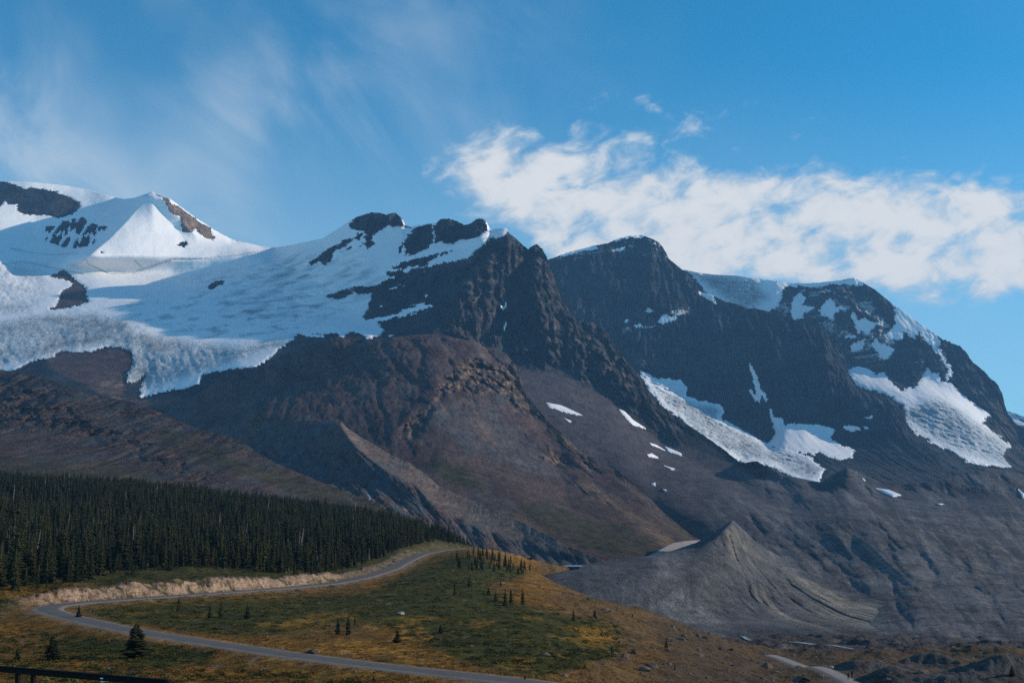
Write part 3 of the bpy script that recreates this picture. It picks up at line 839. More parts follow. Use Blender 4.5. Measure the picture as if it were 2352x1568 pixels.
    D = D * (1 + 0.0095 * tents(U, V, [([(349, 440), (322, 472), (290, 510), (250, 550), (205, 588), (180, 610)], -6.2, 70, 420), ([(366, 449), (410, 500), (450, 545)], -.7, 30, 90), ([(1168, 530), (1128, 580), (1085, 640), (1050, 700), (1015, 770), (1000, 790)], -1.5, 150, 110), ([(1234, 562), (1238, 640), (1252, 740), (1270, 830)], -1.2, 26, 50), ([(1205, 575), (1200, 640), (1212, 720), (1205, 810)], 1.0, 22, 26), ([(1362, 742), (1385, 800), (1420, 870), (1470, 950)], -1.1, 40, 60), ([(1325, 735), (1345, 790), (1370, 850)], .8, 26, 26), ([(872, 490), (850, 540), (800, 600)], -.8, 70, 60), ([(1108, 503), (1075, 545), (1040, 575)], -.7, 60, 40), ([(1030, 503), (1000, 550)], -.5, 40, 40)]) * np.where(t[:, None] >= 0, 1, np.clip(1 + t[:, None], 0, 1)))
    g9 = CR(1669.6, 1088.9, .5077)
    D = D * (1 + .010 * tents(U, V, [(g9((600, 285), (740, 410), (810, 475), (905, 540)), -1.3, 20, 46), (g9((740, 300), (800, 420), (870, 490)), -1.0, 16, 30), (g9((850, 260), (920, 385)), -1.0, 16, 34), (g9((980, 285), (1060, 425)), -1.1, 18, 34), (g9((1160, 295), (1230, 410)), -1.0, 16, 34), (g9((490, 268), (578, 385)), -1.2, 16, 30), (g9((300, 335), (400, 480)), -.9, 16, 30), (g9((1040, 300), (1120, 430)), -.8, 12, 26), (g9((330, 30), (360, 120)), -1.0, 20, 30), (g9((560, 110), (700, 215)), -.8, 60, 40)]))
    sch = lines(U, V, c1((70, 540), (200, 565), (350, 580), (490, 570))); sch = np.minimum(sch, lines(U, V, c1((540, 600), (560, 640), (690, 700), (850, 690), (1000, 640), (1090, 610), (1290, 610), (1500, 580), (1750, 540)))); sch = np.minimum(sch, lines(U, V, c1((860, 620), (910, 665)))); sch = np.minimum(sch, lines(U, V, c1((0, 640), (150, 625), (330, 660), (520, 700))))
    sch = sm(sch + 1.5 * samp(T_F[2], X / 120, Z / 120), 3.0, .6) * (1 - rockm)
    D = D * (1 + .0010 * sch)
    # rib noise on the crest
    V = V + np.where(t[:, None] <= 0.6, 1, 0) * rockm * (1 - right) * (3.0 * samp(T_F[2], X / 120, Z / 120 + .4) + 1.5 * samp(T_R[1], X / 70, Z / 200))
    # colours
    n = samp(T_F[0], X / 500, Z / 220); n2 = samp(T_F[2], X / 240, Z / 240)
    base = lerp(np.broadcast_to(C_DARK * 0.9, U.shape + (3,)), C_GREY * 0.8, sm(n, -.3, .5))
    base = lerp(base, (0.20, 0.150, 0.125), cliff * sm(n2, -.08, .35) * 0.8)
    base = beds(base, X, Z, -.12, 520, .30)
    base = lerp(base, (0.085, 0.088, 0.095), sm(lines(U, V, [(1090, 790), (1200, 810), (1300, 835), (1400, 880)]), 34, 8) * sm(n2, -.4, .2))
    base = lerp(base, (0.062, 0.052, 0.054), sm(pdist(U, V, [(1180, 835), (1300, 860), (1400, 910), (1600, 1030), (1760, 1100), (1760, 1320), (1500, 1300), (1180, 1000)]), -5, 15))
    base = lerp(base, (0.30, 0.22, 0.16), sm(pdist(un, vn, ROCKS[1]), -1, 2))
    base = lerp(base, (0.13, 0.085, 0.07), sm(pdist(un, vn, ROCKS[6]), -1, 2))
    base = lerp(base, C_BROWN * 1.1, sm(pdist(U, V, c1((300, 1200), (800, 1170), (850, 1290), (780, 1480), (600, 1440), (300, 1290))), -4, 8))
    base = lerp(base, (0.30, 0.22, 0.16), sm(pdist(un, vn, c1((600, 1440), (700, 1330), (800, 1330), (780, 1480), (900, 1500), (1200, 1480), (850, 1560))), -4, 6) * sm(n2, -.3, .3) * .8)
    base = lerp(base, C_GREY * 1.2, right * sm(n, -.6, .3))
    base = lerp(base, C_GREY * 1.7, right * sm(V, 1200, 1330) * .6)
    base = lerp(base, C_GREY * .7, right * sm(samp(T_F[2], (U - .9 * V) / 330, V / 1100), .02, .3) * .7)
    base = lerp(base, C_GREY * 1.9, right * sm(samp(T_F[2], (U - .9 * V) / 260 + .4, V / 900), .08, .35) * .55)
    base = lerp(base, (0.17, 0.155, 0.14), right * sm(samp(T_R[1], (U - .9 * V) / 260, V / 420), .05, .5) * sm(V, 1150, 1220) * sm(-V, -1390, -1330) * .7)
    base = lerp(base, (0.072, 0.058, 0.058), right * sm(n2, .0, .4) * .6)
    base = lerp(base, (0.23, 0.19, 0.155), sm(lines(un, vn, c7((1580, 330), (1640, 400), (1720, 470), (1790, 515))), 7, 1) * .9)
    ice = 0.95 * sm(icef, -8, 25) * sm(V, 690, 720) + 0.30 * sm(icef, -8, 25) * sm(-V, -720, -690) + 0.45 * ramp * sm(samp(T_F[0], X / 420, (Z - .2 * X) / 130), -.1, .25)
    plate = sm(pdist(U, V, c1((560, 900), (1250, 790), (2000, 880), (2300, 900), (1900, 1080), (1500, 1150), (1000, 1080), (850, 1010))), -10, 25)
    ice = ice + .55 * plate * sm(samp(T_F[2], (U - .4 * V) / 420, (V + .12 * U) / 95), .05, .22) + .4 * sch
    ice = np.clip(ice, 0, 1)
    dust = .30 * sm(snow, -12, -2) * sm(-V, -800, -740) + .12 * sm(pdist(U, V, c2((300, 300), (900, 350), (1300, 250), (1000, 700), (600, 900), (300, 700))), -5, 20)
    put_terrain('mountain', U, V, D, base, snow, ice, M_ROCK, 'central dark rock peak with vertical cliffs and its long scree slopes', 'wide snowfield and glacier below the white pyramid peak at left', patch_min=3, dust=np.clip(dust, 0, 1), mat2=M_TALUS, mask2=np.maximum(right, sm(pdist(un, vn, [(1180, 838), (1300, 866), (1400, 918), (1480, 990), (1600, 1035), (1760, 1090), (2700, 1080), (2700, 1600), (1300, 1500), (1000, 1000)]), -3, 3)))
    return U, V, D


far_mountain()
mount_right()
mount_wall()
massif()


# ------------------------------------------------------------------ brown shoulder below the central cliffs
def shoulder():
    rows = [
        [(380, 930, 3500), (430, 915, 3450), (470, 896, 3400), (500, 872, 3350), (545, 852, 3320), (600, 840, 3300), (660, 812, 3300), (700, 796, 3300), (760, 777, 3300), (800, 776, 3300), (850, 785, 3250), (900, 775, 3250), (960, 768, 3300), (1010, 767, 3320), (1050, 777, 3330), (1100, 786, 3350), (1130, 800, 3350), (1160, 812, 3340), (1180, 832, 3320), (1195, 862, 3270), (1203, 892, 3220), (1230, 932, 3100), (1258, 966, 2960), (1290, 992, 2860), (1330, 1035, 2740), (1380, 1062, 2620), (1430, 1088, 2490), (1480, 1132, 2330), (1530, 1182, 2170), (1580, 1222, 2020), (1606, 1238, 1960), (1650, 1262, 1900)],
        [(380, 960, 3300), (470, 930, 3250), (545, 900, 3200), (600, 890, 3150), (700, 870, 3100), (800, 850, 3080), (900, 830, 3080), (1000, 830, 3080), (1050, 840, 3070), (1100, 860, 3090), (1150, 880, 3110), (1195, 915, 3100), (1230, 965, 2960), (1290, 1030, 2740), (1380, 1085, 2520), (1430, 1110, 2400), (1480, 1155, 2230), (1530, 1200, 2060), (1606, 1250, 1860), (1650, 1270, 1800)],
        [(380, 980, 3000), (470, 980, 2900), (600, 950, 2800), (700, 940, 2750), (800, 930, 2750), (900, 920, 2760), (1000, 905, 2790), (1100, 925, 2830), (1200, 965, 2860), (1290, 1070, 2560), (1380, 1120, 2340), (1480, 1180, 2090), (1560, 1225, 1880), (1650, 1280, 1680)],
        [(380, 1010, 2700), (500, 1020, 2600), (700, 1030, 2400), (850, 1020, 2400), (1000, 1010, 2400), (1100, 1040, 2390), (1200, 1080, 2350), (1300, 1140, 2180), (1400, 1180, 2000), (1500, 1220, 1820), (1650, 1290, 1520)],
        [(380, 1080, 2300), (600, 1090, 2150), (800, 1100, 2050), (1000, 1110, 1950), (1100, 1140, 1850), (1200, 1170, 1750), (1300, 1200, 1720), (1400, 1225, 1650), (1500, 1255, 1540), (1650, 1300, 1390)],
        [(380, 1180, 1700), (800, 1200, 1600), (1000, 1220, 1500), (1200, 1260, 1350), (1400, 1285, 1250), (1500, 1290, 1250), (1650, 1320, 1200)],
        [(380, 1300, 1200), (1000, 1320, 1150), (1400, 1340, 1080), (1650, 1360, 1050)]]
    U, V, D, t = loft(rows, 380, 1650, 500, (40, 46, 46, 44, 36, 12), back=(50, 350))
    X, Y, Z = unproj(U, V, D)
    un, vn = ragged(U, V, X, Z, 150, 14)
    tan_p = [c2((960, 1260), (1010, 1180), (1080, 1100), (1200, 1040), (1330, 1100), (1450, 1065), (1510, 1160), (1480, 1200), (1560, 1260), (1680, 1330), (1690, 1420), (1600, 1410), (1450, 1340), (1400, 1270), (1250, 1250), (1100, 1240), (1000, 1290), (960, 1330)),
             c6((1690, 520), (1800, 460), (1920, 580), (1930, 610), (1850, 600)), c6((1980, 520), (2080, 540), (2120, 620), (2060, 600)), c6((2220, 600), (2352, 660), (2420, 740), (2300, 680)),
             c6((790, 380), (860, 250), (1000, 200), (940, 330), (860, 410))]
    cl = sm(any_poly(un, vn, tan_p), -10, 10)
    ribs = samp(T_F[2], X / 240, Z / 300) * 0.020 + samp(T_R[1], (X + .4 * Z) / 260, Z / 330) * 0.010
    fan = tents(U, V, [([(1010, 765), (940, 805), (860, 840), (760, 880), (640, 930), (560, 970)], -.016, 150, 420), ([(1100, 800), (1110, 880), (1090, 960), (1060, 1060)], -.010, 70, 90), ([(960, 930), (900, 1000), (860, 1080)], -.010, 60, 90), ([(1290, 1000), (1350, 1080), (1430, 1160), (1520, 1230)], -.010, 60, 70), ([(1240, 1060), (1290, 1140), (1370, 1220)], .008, 50, 60)]) + samp(T_F[2], X / 700, Z / 620) * .008 + samp(T_R[1], (X + .5 * Z) / 420, Z / 900) * .005 + samp(T_F[0], (X + .6 * Z) / 600, Z / 1100) * 0.008 + samp(T_F[0], X / 900, Z / 900) * 0.010 + samp(T_F[2], X / 260, Z / 300) * 0.003
    low = sm(V, 1090, 1180)
    lump = samp(T_F[1], (U - 1.2 * V) / 260, (V + .4 * U) / 800) * 0.014
    D = D * (1 + cl * ribs + (1 - cl) * fan + low * lump)
    V = V + np.where(t[:, None] <= 0.5, 1, 0) * 2.2 * samp(T_F[2], X / 110, Z / 110) * sm(U, 1090, 1150)
    n = samp(T_F[0], X / 420, (Z + .5 * X) / 180); n2 = samp(T_F[2], X / 130, Z / 130); n3 = samp(T_F[1], X / 300, Z / 300)
    base = lerp(np.broadcast_to(C_BROWN * 1.05, U.shape + (3,)), C_PURP * .8, sm(n, -.2, .35))
    base = lerp(base, C_GREY * 1.1, sm(n3, .0, .3) * 0.6)
    base = lerp(base, C_GREY * 1.5, sm(pdist(un, vn, [(960, 945), (1040, 910), (1130, 930), (1230, 1010), (1300, 1110), (1180, 1080), (1060, 1020)]), -12, 18) * .55)
    base = lerp(base, (.19, .13, .10), sm(samp(T_F[2], (X + .7 * Z) / 500, Z / 1500), .12, .35) * .5)
    base = lerp(base, C_TAN, cl * sm(n2, -.12, .30) * .85)
    base = lerp(base, C_DARK, cl * sm(-n2, .05, .3) * .8)
    base = lerp(base, C_TAN * .72, sm(lines(un, vn, [(1340, 1110), (1400, 1150), (1470, 1200), (1530, 1245)]), 22, 2) * sm(n2, -.5, .3))
    base = lerp(base, C_TAN * .72, sm(lines(un, vn, [(1268, 985), (1300, 1015), (1345, 1042)]), 9, 1))
    gr = any_poly(un, vn, [c6((1560, 880), (1700, 810), (1900, 890), (2100, 950), (2352, 1000), (2500, 1080), (2480, 1200), (2300, 1210), (2000, 1150), (1900, 1060), (1700, 970)), c6((900, 560), (1100, 530), (1300, 640), (1400, 760), (1200, 740), (1000, 640))])
    base = lerp(base, C_MOSS * .9, sm(gr, -12, 14) * (.5 + .5 * sm(n2, -.3, .2)))
    base = lerp(base, (0.022, 0.028, 0.014), sm(gr, 0, 14) * sm(samp(T_F[2], X / 260, Z / 80), .08, .3))
    base = lerp(base, (.10, .075, .045), sm(V, 1120, 1220) * sm(U, 1040, 1300) * sm(n3, -.3, .3) * .6)
    base = base * .78
    put_terrain('hill', U, V, D, base, U * 0 - 60, U * 0, M_SCREE, 'purple-brown scree shoulder with tan outcrops below the central cliffs',
                cut=((pdist(U, V, [(1470, 1284), (1500, 1270), (1545, 1246), (1575, 1241), (1618, 1238), (1616, 1243), (1570, 1257), (1535, 1268), (1505, 1284)]) > 0).astype(float), 'gravel_road', M_GRAVEL, 'pale gravel road passing behind the pyramid-shaped moraine'))


# ------------------------------------------------------------------ moraine ridge with sharp crest below the shoulder
def moraine_left():
    rows = [
        [(430, 1000, 2500), (480, 985, 2450), (520, 977, 2400), (600, 969, 2330), (700, 965, 2260), (770, 963, 2220), (783, 967, 2200), (800, 984, 2150), (830, 1004, 2080), (860, 1020, 2010), (890, 1040, 1940), (940, 1062, 1850), (980, 1090, 1770), (1010, 1118, 1710), (1060, 1140, 1640), (1120, 1162, 1570), (1200, 1200, 1450), (1280, 1240, 1320), (1330, 1265, 1250), (1380, 1285, 1200), (1430, 1300, 1170)],
        [(430, 1010, 2430), (600, 984, 2290), (700, 978, 2215), (770, 972, 2170), (790, 990, 2050), (815, 1025, 1930), (850, 1060, 1830), (885, 1082, 1760), (930, 1105, 1690), (970, 1135, 1610), (1010, 1170, 1540), (1060, 1195, 1480), (1110, 1220, 1420), (1200, 1245, 1350), (1280, 1265, 1270), (1430, 1310, 1140)],
        [(430, 1045, 2300), (520, 1048, 2240), (600, 1050, 2180), (680, 1052, 2100), (750, 1050, 2010), (800, 1057, 1900), (850, 1092, 1770), (890, 1120, 1680), (930, 1140, 1620), (970, 1165, 1550), (1010, 1195, 1480), (1060, 1220, 1420), (1200, 1265, 1310), (1430, 1320, 1110)],
        [(430, 1090, 1900), (600, 1110, 1800), (750, 1130, 1700), (850, 1150, 1600), (950, 1180, 1500), (1060, 1240, 1370), (1200, 1280, 1260), (1430, 1330, 1080)],
        [(430, 1180, 1500), (850, 1200, 1400), (1060, 1270, 1250), (1430, 1350, 1030)]]
    U, V, D, t = loft(rows, 430, 1430, 400, (40, 40, 46, 20), back=(34, 160), ksm=3)
    X, Y, Z = unproj(U, V, D)
    g = samp(T_R[1], (U - .8 * V) / 300, V / 700) * 0.012 + samp(T_F[1], X / 90, Z / 90) * 0.0045
    tt = np.broadcast_to(t[:, None], U.shape)
    D = D * (1 + g * sm(tt, .7, 1.3) * sm(V, 1010, 1060) + 0.002 * samp(T_F[2], X / 60, Z / 60))
    V = V + np.where(tt <= .4, 1, 0) * 2.0 * samp(T_F[2], X / 60, X / 200)
    n = samp(T_F[0], X / 200, Z / 160); n2 = samp(T_F[2], X / 60, Z / 60)
    base = lerp(np.broadcast_to(C_GREY * 1.1, U.shape + (3,)), C_BROWN * 1.1, sm(n, -.3, .4))
    base = lerp(base, C_DARK * 1.5, sm(n2, .05, .4) * .6)
    base = lerp(base, (0.20, 0.15, 0.115), sm(tt, 1.05, .85) * sm(tt, -.2, .1) * sm(U, 775, 800) * (.35 + .65 * sm(n2, -.2, .3)) * .75)  # sunlit strip right of the crest, its light put into the colour
    base = lerp(base, (0.075, 0.065, 0.035), sm(U, 1080, 1250) * sm(n, -.1, .3) * .6)
    base = lerp(base, (0.34, 0.22, 0.12), sm(pdist(U, V, c6((795, 855), (850, 850), (830, 890), (800, 880))), -2, 2))
    put_terrain('moraine', U, V, D, base, U * 0 - 60, U * 0, M_TILL, 'sharp-crested grey moraine ridge running down below the brown shoulder')


# ------------------------------------------------------------------ pyramid-shaped moraine at the right
def moraine_pyramid():
    rows = [
        [(1240, 1320, 1000), (1290, 1305, 1050), (1340, 1296, 1080), (1400, 1286, 1120), (1470, 1277, 1160), (1500, 1275, 1180), (1550, 1262, 1250), (1600, 1245, 1330), (1640, 1221, 1390), (1680, 1195, 1440), (1690, 1199, 1450), (1705, 1214, 1450), (1730, 1238, 1440), (1780, 1272, 1420), (1850, 1310, 1310), (1920, 1342, 1180), (2000, 1368, 1050), (2080, 1392, 930), (2140, 1404, 880), (2200, 1420, 840)],
        [(1240, 1335, 930), (1290, 1315, 990), (1340, 1302, 1030), (1400, 1292, 1060), (1470, 1284, 1080), (1540, 1272, 1110), (1600, 1261, 1140), (1640, 1236, 1210), (1665, 1212, 1290), (1682, 1203, 1350), (1700, 1222, 1360), (1730, 1255, 1360), (1780, 1292, 1335), (1850, 1326, 1235), (1920, 1355, 1130), (2000, 1380, 1010), (2080, 1402, 900), (2200, 1430, 820)],
        [(1240, 1360, 860), (1340, 1335, 890), (1470, 1330, 900), (1600, 1330, 925), (1680, 1330, 990), (1745, 1338, 1040), (1820, 1360, 1050), (1950, 1398, 960), (2080, 1420, 850), (2200, 1440, 790)],
        [(1240, 1390, 780), (1340, 1385, 790), (1470, 1390, 800), (1600, 1395, 810), (1680, 1400, 840), (1820, 1412, 870), (1950, 1428, 830), (2200, 1450, 760)],
        [(1240, 1430, 700), (1470, 1440, 690), (1600, 1445, 690), (1820, 1450, 710), (1950, 1455, 710), (2200, 1465, 700)],
        [(1240, 1500, 560), (2200, 1530, 600)]]
    U, V, D, t = loft(rows, 1240, 2200, 380, (22, 60, 50, 40, 10), back=(40, 160), ksm=3)
    X, Y, Z = unproj(U, V, D)
    tt = np.broadcast_to(t[:, None], U.shape)
    # erosion runnels slanting down to the right
    q = X + 26 * samp(T_F[1], X / 260, Z / 260) - 1.0 * Z
    run = samp(T_R[1], q / 210, Z / 420) * 0.016 + samp(T_R[0], q / 90, Z / 230) * 0.006 + samp(T_F[2], X / 150, Z / 150) * .004
    amt = (.3 + .7 * sm(U, 1600, 1720)) * sm(tt, .95, 1.3) * (1 - sm(tt, 3, 4) * .6) * sm(-U, -2190, -2050)
    D = D * (1 + run * amt + 0.0035 * samp(T_F[1], X / 130, Z / 130) * sm(tt, .8, 1.4))
    V = V + np.where(tt <= .3, 1, 0) * 1.6 * samp(T_F[2], X / 40, X / 120)
    n = samp(T_F[0], q / 160, Z / 420); n2 = samp(T_F[2], X / 60, Z / 60)
    base = lerp(np.broadcast_to(C_GREY * 1.0, U.shape + (3,)), C_GREY * 1.55, sm(n, -.1, .4))
    base = lerp(base, (0.24, 0.215, 0.165), amt * sm(n, -.15, .3) * .7)
    base = lerp(base, C_DARK * 1.3, sm(n2, .12, .4) * .45)
    base = lerp(base, (0.21, 0.21, 0.21), sm(pdist(U, V, c7((560, 600), (760, 600), (920, 700), (900, 740), (700, 690), (560, 660))), -20, 20) * sm(n2, -.2, .3) * .5)
    base = base * 1.12
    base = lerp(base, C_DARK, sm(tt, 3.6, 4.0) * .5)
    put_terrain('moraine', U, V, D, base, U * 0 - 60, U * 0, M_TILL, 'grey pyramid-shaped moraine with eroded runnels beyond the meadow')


# ------------------------------------------------------------------ dark rocky hill behind the forest
def hill_left():
    rows = [
        [(-200, 835, 2300), (0, 849, 2200), (60, 857, 2150), (110, 870, 2100), (150, 885, 2050), (200, 905, 2000), (240, 913, 1980), (300, 920, 1950), (340, 936, 1900), (400, 961, 1830), (460, 986, 1760), (520, 1001, 1700), (560, 1016, 1660), (600, 1045, 1610), (640, 1066, 1570), (700, 1091, 1520), (760, 1116, 1470), (800, 1131, 1440), (860, 1151, 1400), (900, 1166, 1370), (950, 1196, 1330), (1000, 1226, 1300), (1060, 1255, 1270)],
        [(-200, 900, 2080), (0, 905, 2000), (150, 930, 1900), (300, 970, 1780), (400, 1000, 1690), (520, 1035, 1590), (600, 1075, 1520), (700, 1110, 1450), (800, 1145, 1390), (950, 1205, 1300), (1060, 1262, 1240)],
        [(-200, 980, 1800), (0, 990, 1700), (150, 1005, 1650), (300, 1035, 1560), (400, 1055, 1500), (520, 1075, 1440), (600, 1100, 1400), (700, 1130, 1350), (800, 1160, 1310), (950, 1215, 1260), (1060, 1270, 1210)],
        [(-200, 1050, 1480), (0, 1055, 1430), (200, 1075, 1400), (400, 1100, 1350), (600, 1130, 1290), (800, 1180, 1230), (950, 1225, 1200), (1060, 1280, 1170)],
        [(-200, 1110, 1220), (0, 1115, 1200), (300, 1140, 1180), (600, 1170, 1170), (800, 1210, 1150), (1060, 1300, 1120)],
        [(-200, 1220, 1000), (1060, 1360, 980)]]
    U, V, D, t = loft(rows, -200, 1060, 420, (36, 44, 44, 34, 8), back=(40, 260))
    X, Y, Z = unproj(U, V, D)
    un, vn = ragged(U, V, X, Z, 120, 14)
    cl = sm(any_poly(un, vn, [[(-200, 900), (60, 890), (150, 930), (300, 1000), (420, 1045), (440, 1090), (520, 1110), (470, 1120), (330, 1075), (250, 1020), (120, 985), (-200, 960)]]), -15, 15)
    ribs = samp(T_F[2], X / 200, Z / 150) * 0.020 + samp(T_R[1], (X + .5 * Z) / 260, Z / 200) * 0.008
    soft = samp(T_F[2], X / 420, Z / 300) * 0.016 + samp(T_F[0], X / 420, Z / 420) * 0.008 + samp(T_F[1], X / 90, Z / 90) * 0.004 + samp(T_R[1], (X - .6 * Z) / 330, Z / 900) * 0.010
    D = D * (1 + cl * ribs + soft)
    V = V + np.where(t[:, None] <= .5, 1, 0) * 2.2 * samp(T_F[2], X / 80, X / 300)
    n = samp(T_F[0], X / 220, Z / 120); n2 = samp(T_F[2], X / 70, Z / 60)
    base = lerp(np.broadcast_to(C_BROWN * .95, U.shape + (3,)), C_GREY * .95, sm(n, -.25, .3))
    base = lerp(base, (.15, .10, .07), cl * sm(n2, -.1, .3) * .6)
    base = lerp(base, C_DARK * .9, cl * sm(-n2, .0, .3) * .7)
    base = lerp(base, (0.075, 0.065, 0.038), sm(V - (1035 + .05 * U), 0, 30) * sm(-U, -420, -200) * .9)
    gr = sm(lines(un, vn, [(380, 1000), (450, 1035), (560, 1075), (680, 1110), (800, 1150), (950, 1205)]), 30, 6) * sm(n2, -.4, .15)
    base = lerp(base, C_MOSS * 1.0, gr * .8)
    base = lerp(base, C_MOSS * .8, sm(V - (1075 + .1 * U), 0, 20) * .8)
    base = base * .84
    put_terrain('hill', U, V, D, base, U * 0 - 60, U * 0, M_SCREE, 'dark brown rocky hill rising behind the spruce forest at left')


shoulder()
moraine_left()
moraine_pyramid()
hill_left()

# ------------------------------------------------------------------ ground: meadow, forest floor, river flats
GD = [4.0, 9.0, 30.0, 60.0, 120.0, 185.0, 240.0, 320.0, 440.0, 520.0, 640.0, 760.0, 900.0, 1050.0, 1250.0, 1700.0]
GZ = [
    [(-400, -1.9), (2800, -1.9)],
    [(-400, -1.95), (2800, -2.1)],
    [(-400, -6), (2800, -7)],
    [(-400, -12), (2800, -14)],
    [(-400, -18.5), (1200, -18.5), (2352, -25)],
    [(-400, -20), (1230, -20.3), (1600, -25), (1900, -29), (2352, -30)],
    [(-400, -19.5), (310, -20), (800, -20.5), (1230, -21.2), (1600, -26.5), (1900, -31), (2352, -32)],
    [(-400, -14), (0, -15.8), (130, -16.6), (400, -17.5), (700, -18), (1000, -19), (1230, -20), (1400, -23), (1600, -28), (1750, -32), (1900, -33.5), (2352, -34)],
    [(-400, -6), (0, -10), (130, -11), (400, -13), (600, -15.5), (700, -17), (1000, -14), (1230, -16), (1400, -20.5), (1500, -26), (1600, -32), (1750, -38), (1900, -39), (2352, -38)],
    [(-400, 0), (0, -4), (400, -8), (780, -15), (850, -15), (1000, -11), (1230, -14.5), (1350, -21), (1450, -27.5), (1550, -34), (1700, -43), (1900, -43), (2352, -42)],
    [(-400, 10), (0, 6), (400, 0), (700, -7), (910, -12), (1000, -8), (1100, -5), (1230, -14), (1350, -26), (1450, -35), (1600, -46), (1900, -46), (2352, -47)],
    [(-400, 20), (0, 17), (400, 10), (700, 2), (970, -5), (1050, -3.5), (1120, -4), (1200, -12), (1350, -35), (1600, -52), (1900, -54), (2352, -56)],
    [(-400, 38), (0, 35), (300, 30), (600, 20), (800, 13), (950, 5), (1050, -1.5), (1120, -5), (1200, -18), (1350, -40), (1600, -58), (2352, -64)],
    [(-400, 54), (0, 51), (300, 46), (600, 33), (800, 24), (950, 12), (1050, 2), (1100, -4), (1200, -25), (1350, -45), (1600, -62), (2352, -70)],
    [(-400, 56), (0, 54), (300, 48), (600, 34), (800, 22), (1000, -6), (1200, -40), (1600, -66), (2352, -76)],
    [(-400, 30), (600, 10), (1000, -30), (1600, -60), (2352, -70)]]
ROAD = [(1330, 1583, 172), (1230, 1568, 181), (1100, 1553, 190), (1000, 1543, 197), (900, 1532, 204), (800, 1520, 212), (700, 1507, 221), (600, 1493, 231), (500, 1478, 242), (400, 1463, 254), (340, 1453, 262), (270, 1441, 273), (200, 1425, 288), (150, 1414, 299), (118, 1405, 309), (104, 1399, 318), (108, 1393, 327), (135, 1388, 335), (200, 1382, 347), (300, 1375, 364), (400, 1368, 384), (500, 1361, 408), (600, 1354, 434), (700, 1346, 464), (780, 1337, 496), (850, 1322, 540), (900, 1306, 600), (940, 1285, 680), (970, 1272, 750), (1010, 1264, 830), (1050, 1260, 900), (1090, 1259, 950), (1140, 1264, 980), (1200, 1277, 1000), (1260, 1292, 1010), (1300, 1300, 1020)]


def spline(pts, n):
    p = np.array(pts, float)
    d = np.concatenate([[0], np.cumsum(np.linalg.norm(np.diff(p[:, :2], axis=0), axis=1))])
    s = np.linspace(0, d[-1], n)
    q = np.stack([np.interp(s, d, p[:, k]) for k in range(p.shape[1])], 1)
    for _ in range(6):
        q[1:-1] = .25 * q[:-2] + .5 * q[1:-1] + .25 * q[2:]
    return q


def world_line(pix, n):
    a = np.array(pix, float)
    x, y, z = unproj(a[:, 0], a[:, 1], a[:, 2])
    return spline(np.stack([x, y, z], 1), n)


road_c = world_line(ROAD, 240)
ROAD_HW = 3.0
PATH = [(2090, 1640, 205), (2020, 1585, 255), (1975, 1567, 292), (1945, 1556, 308), (1920, 1546, 320), (1895, 1540, 332), (1875, 1532, 345), (1862, 1522, 362), (1845, 1515, 378), (1825, 1509, 396), (1800, 1506, 420), (1770, 1502, 450)]


def near_line(X, Y, c):
    """distance, signed side and height of the nearest point of a 3-D line"""
    best = np.full(X.shape, 1e9); zz = np.zeros(X.shape); side = np.zeros(X.shape); par = np.zeros(X.shape)
    n = len(c)
    for k in range(n - 1):
        x1, y1, z1 = c[k]; x2, y2, z2 = c[k + 1]
        m = (np.abs(X - x1) < 110) & (np.abs(Y - y1) < 110)
        if not m.any():
            continue
        dx, dy = x2 - x1, y2 - y1
        L = dx * dx + dy * dy
        xx, yy = X[m], Y[m]
        t = np.clip(((xx - x1) * dx + (yy - y1) * dy) / L, 0, 1)
        d = np.hypot(xx - x1 - t * dx, yy - y1 - t * dy)
        b = best[m]
        w = d < b
        best[m] = np.where(w, d, b)
        zz[m] = np.where(w, z1 + t * (z2 - z1), zz[m])
        side[m] = np.where(w, np.sign(dx * (yy - y1) - dy * (xx - x1)), side[m])
        par[m] = np.where(w, (k + t) / (n - 1), par[m])
    return best, side, zz, par


# low gravel mounds at the lower right
MOUNDS = [(1905, 1527, 345, 9, 11, 4.5), (1990, 1530, 335, 11, 9, 4.2), (2050, 1545, 310, 10, 9, 4.5), (2110, 1520, 345, 9, 9, 5.5), (2170, 1520, 340, 7, 12, 5.0), (2200, 1560, 290, 12, 9, 4.0), (2290, 1545, 300, 14, 10, 6.0), (2360, 1545, 300, 13, 12, 6.0), (2240, 1600, 250, 14, 9, 5.0), (1330, 1545, 232, 7, 6, 2.6), (1385, 1552, 236, 6, 5, 2.0), (1420, 1530, 262, 6, 6, 2.2), (1490, 1500, 300, 7, 6, 2.2), (1640, 1490, 420, 20, 9, 2.5), (1560, 1470, 470, 20, 9, 2.5), (1700, 1480, 470, 24, 9, 2.5), (1790, 1480, 480, 22, 10, 3.0), (1470, 1395, 520, 8, 10, 4.0), (1505, 1413, 520, 9, 8, 3.0), (2180, 1478, 480, 30, 10, 3.0), (2300, 1490, 470, 26, 10, 3.0)]
NA, A0, A1 = 800, -0.56, 0.54
gu = 1176 + np.linspace(A0, A1, NA) * F * 1.013
tab = np.array([np.interp(gu, [p[0] for p in r], [p[1] for p in r]) for r in GZ])
tab = np.array([smooth1(r, 14) for r in tab])
gd = np.concatenate([np.geomspace(4, 150, 26, endpoint=False), np.geomspace(150, 1060, 350, endpoint=False), np.geomspace(1060, 1700, 24)])
GZG = pchip(np.log(np.array(GD)), tab, np.log(gd))
GX = np.linspace(A0, A1, NA)[None, :] * gd[:, None]
GY = np.broadcast_to(gd[:, None], GX.shape).copy()
fade = sm(GY, 60, 160)
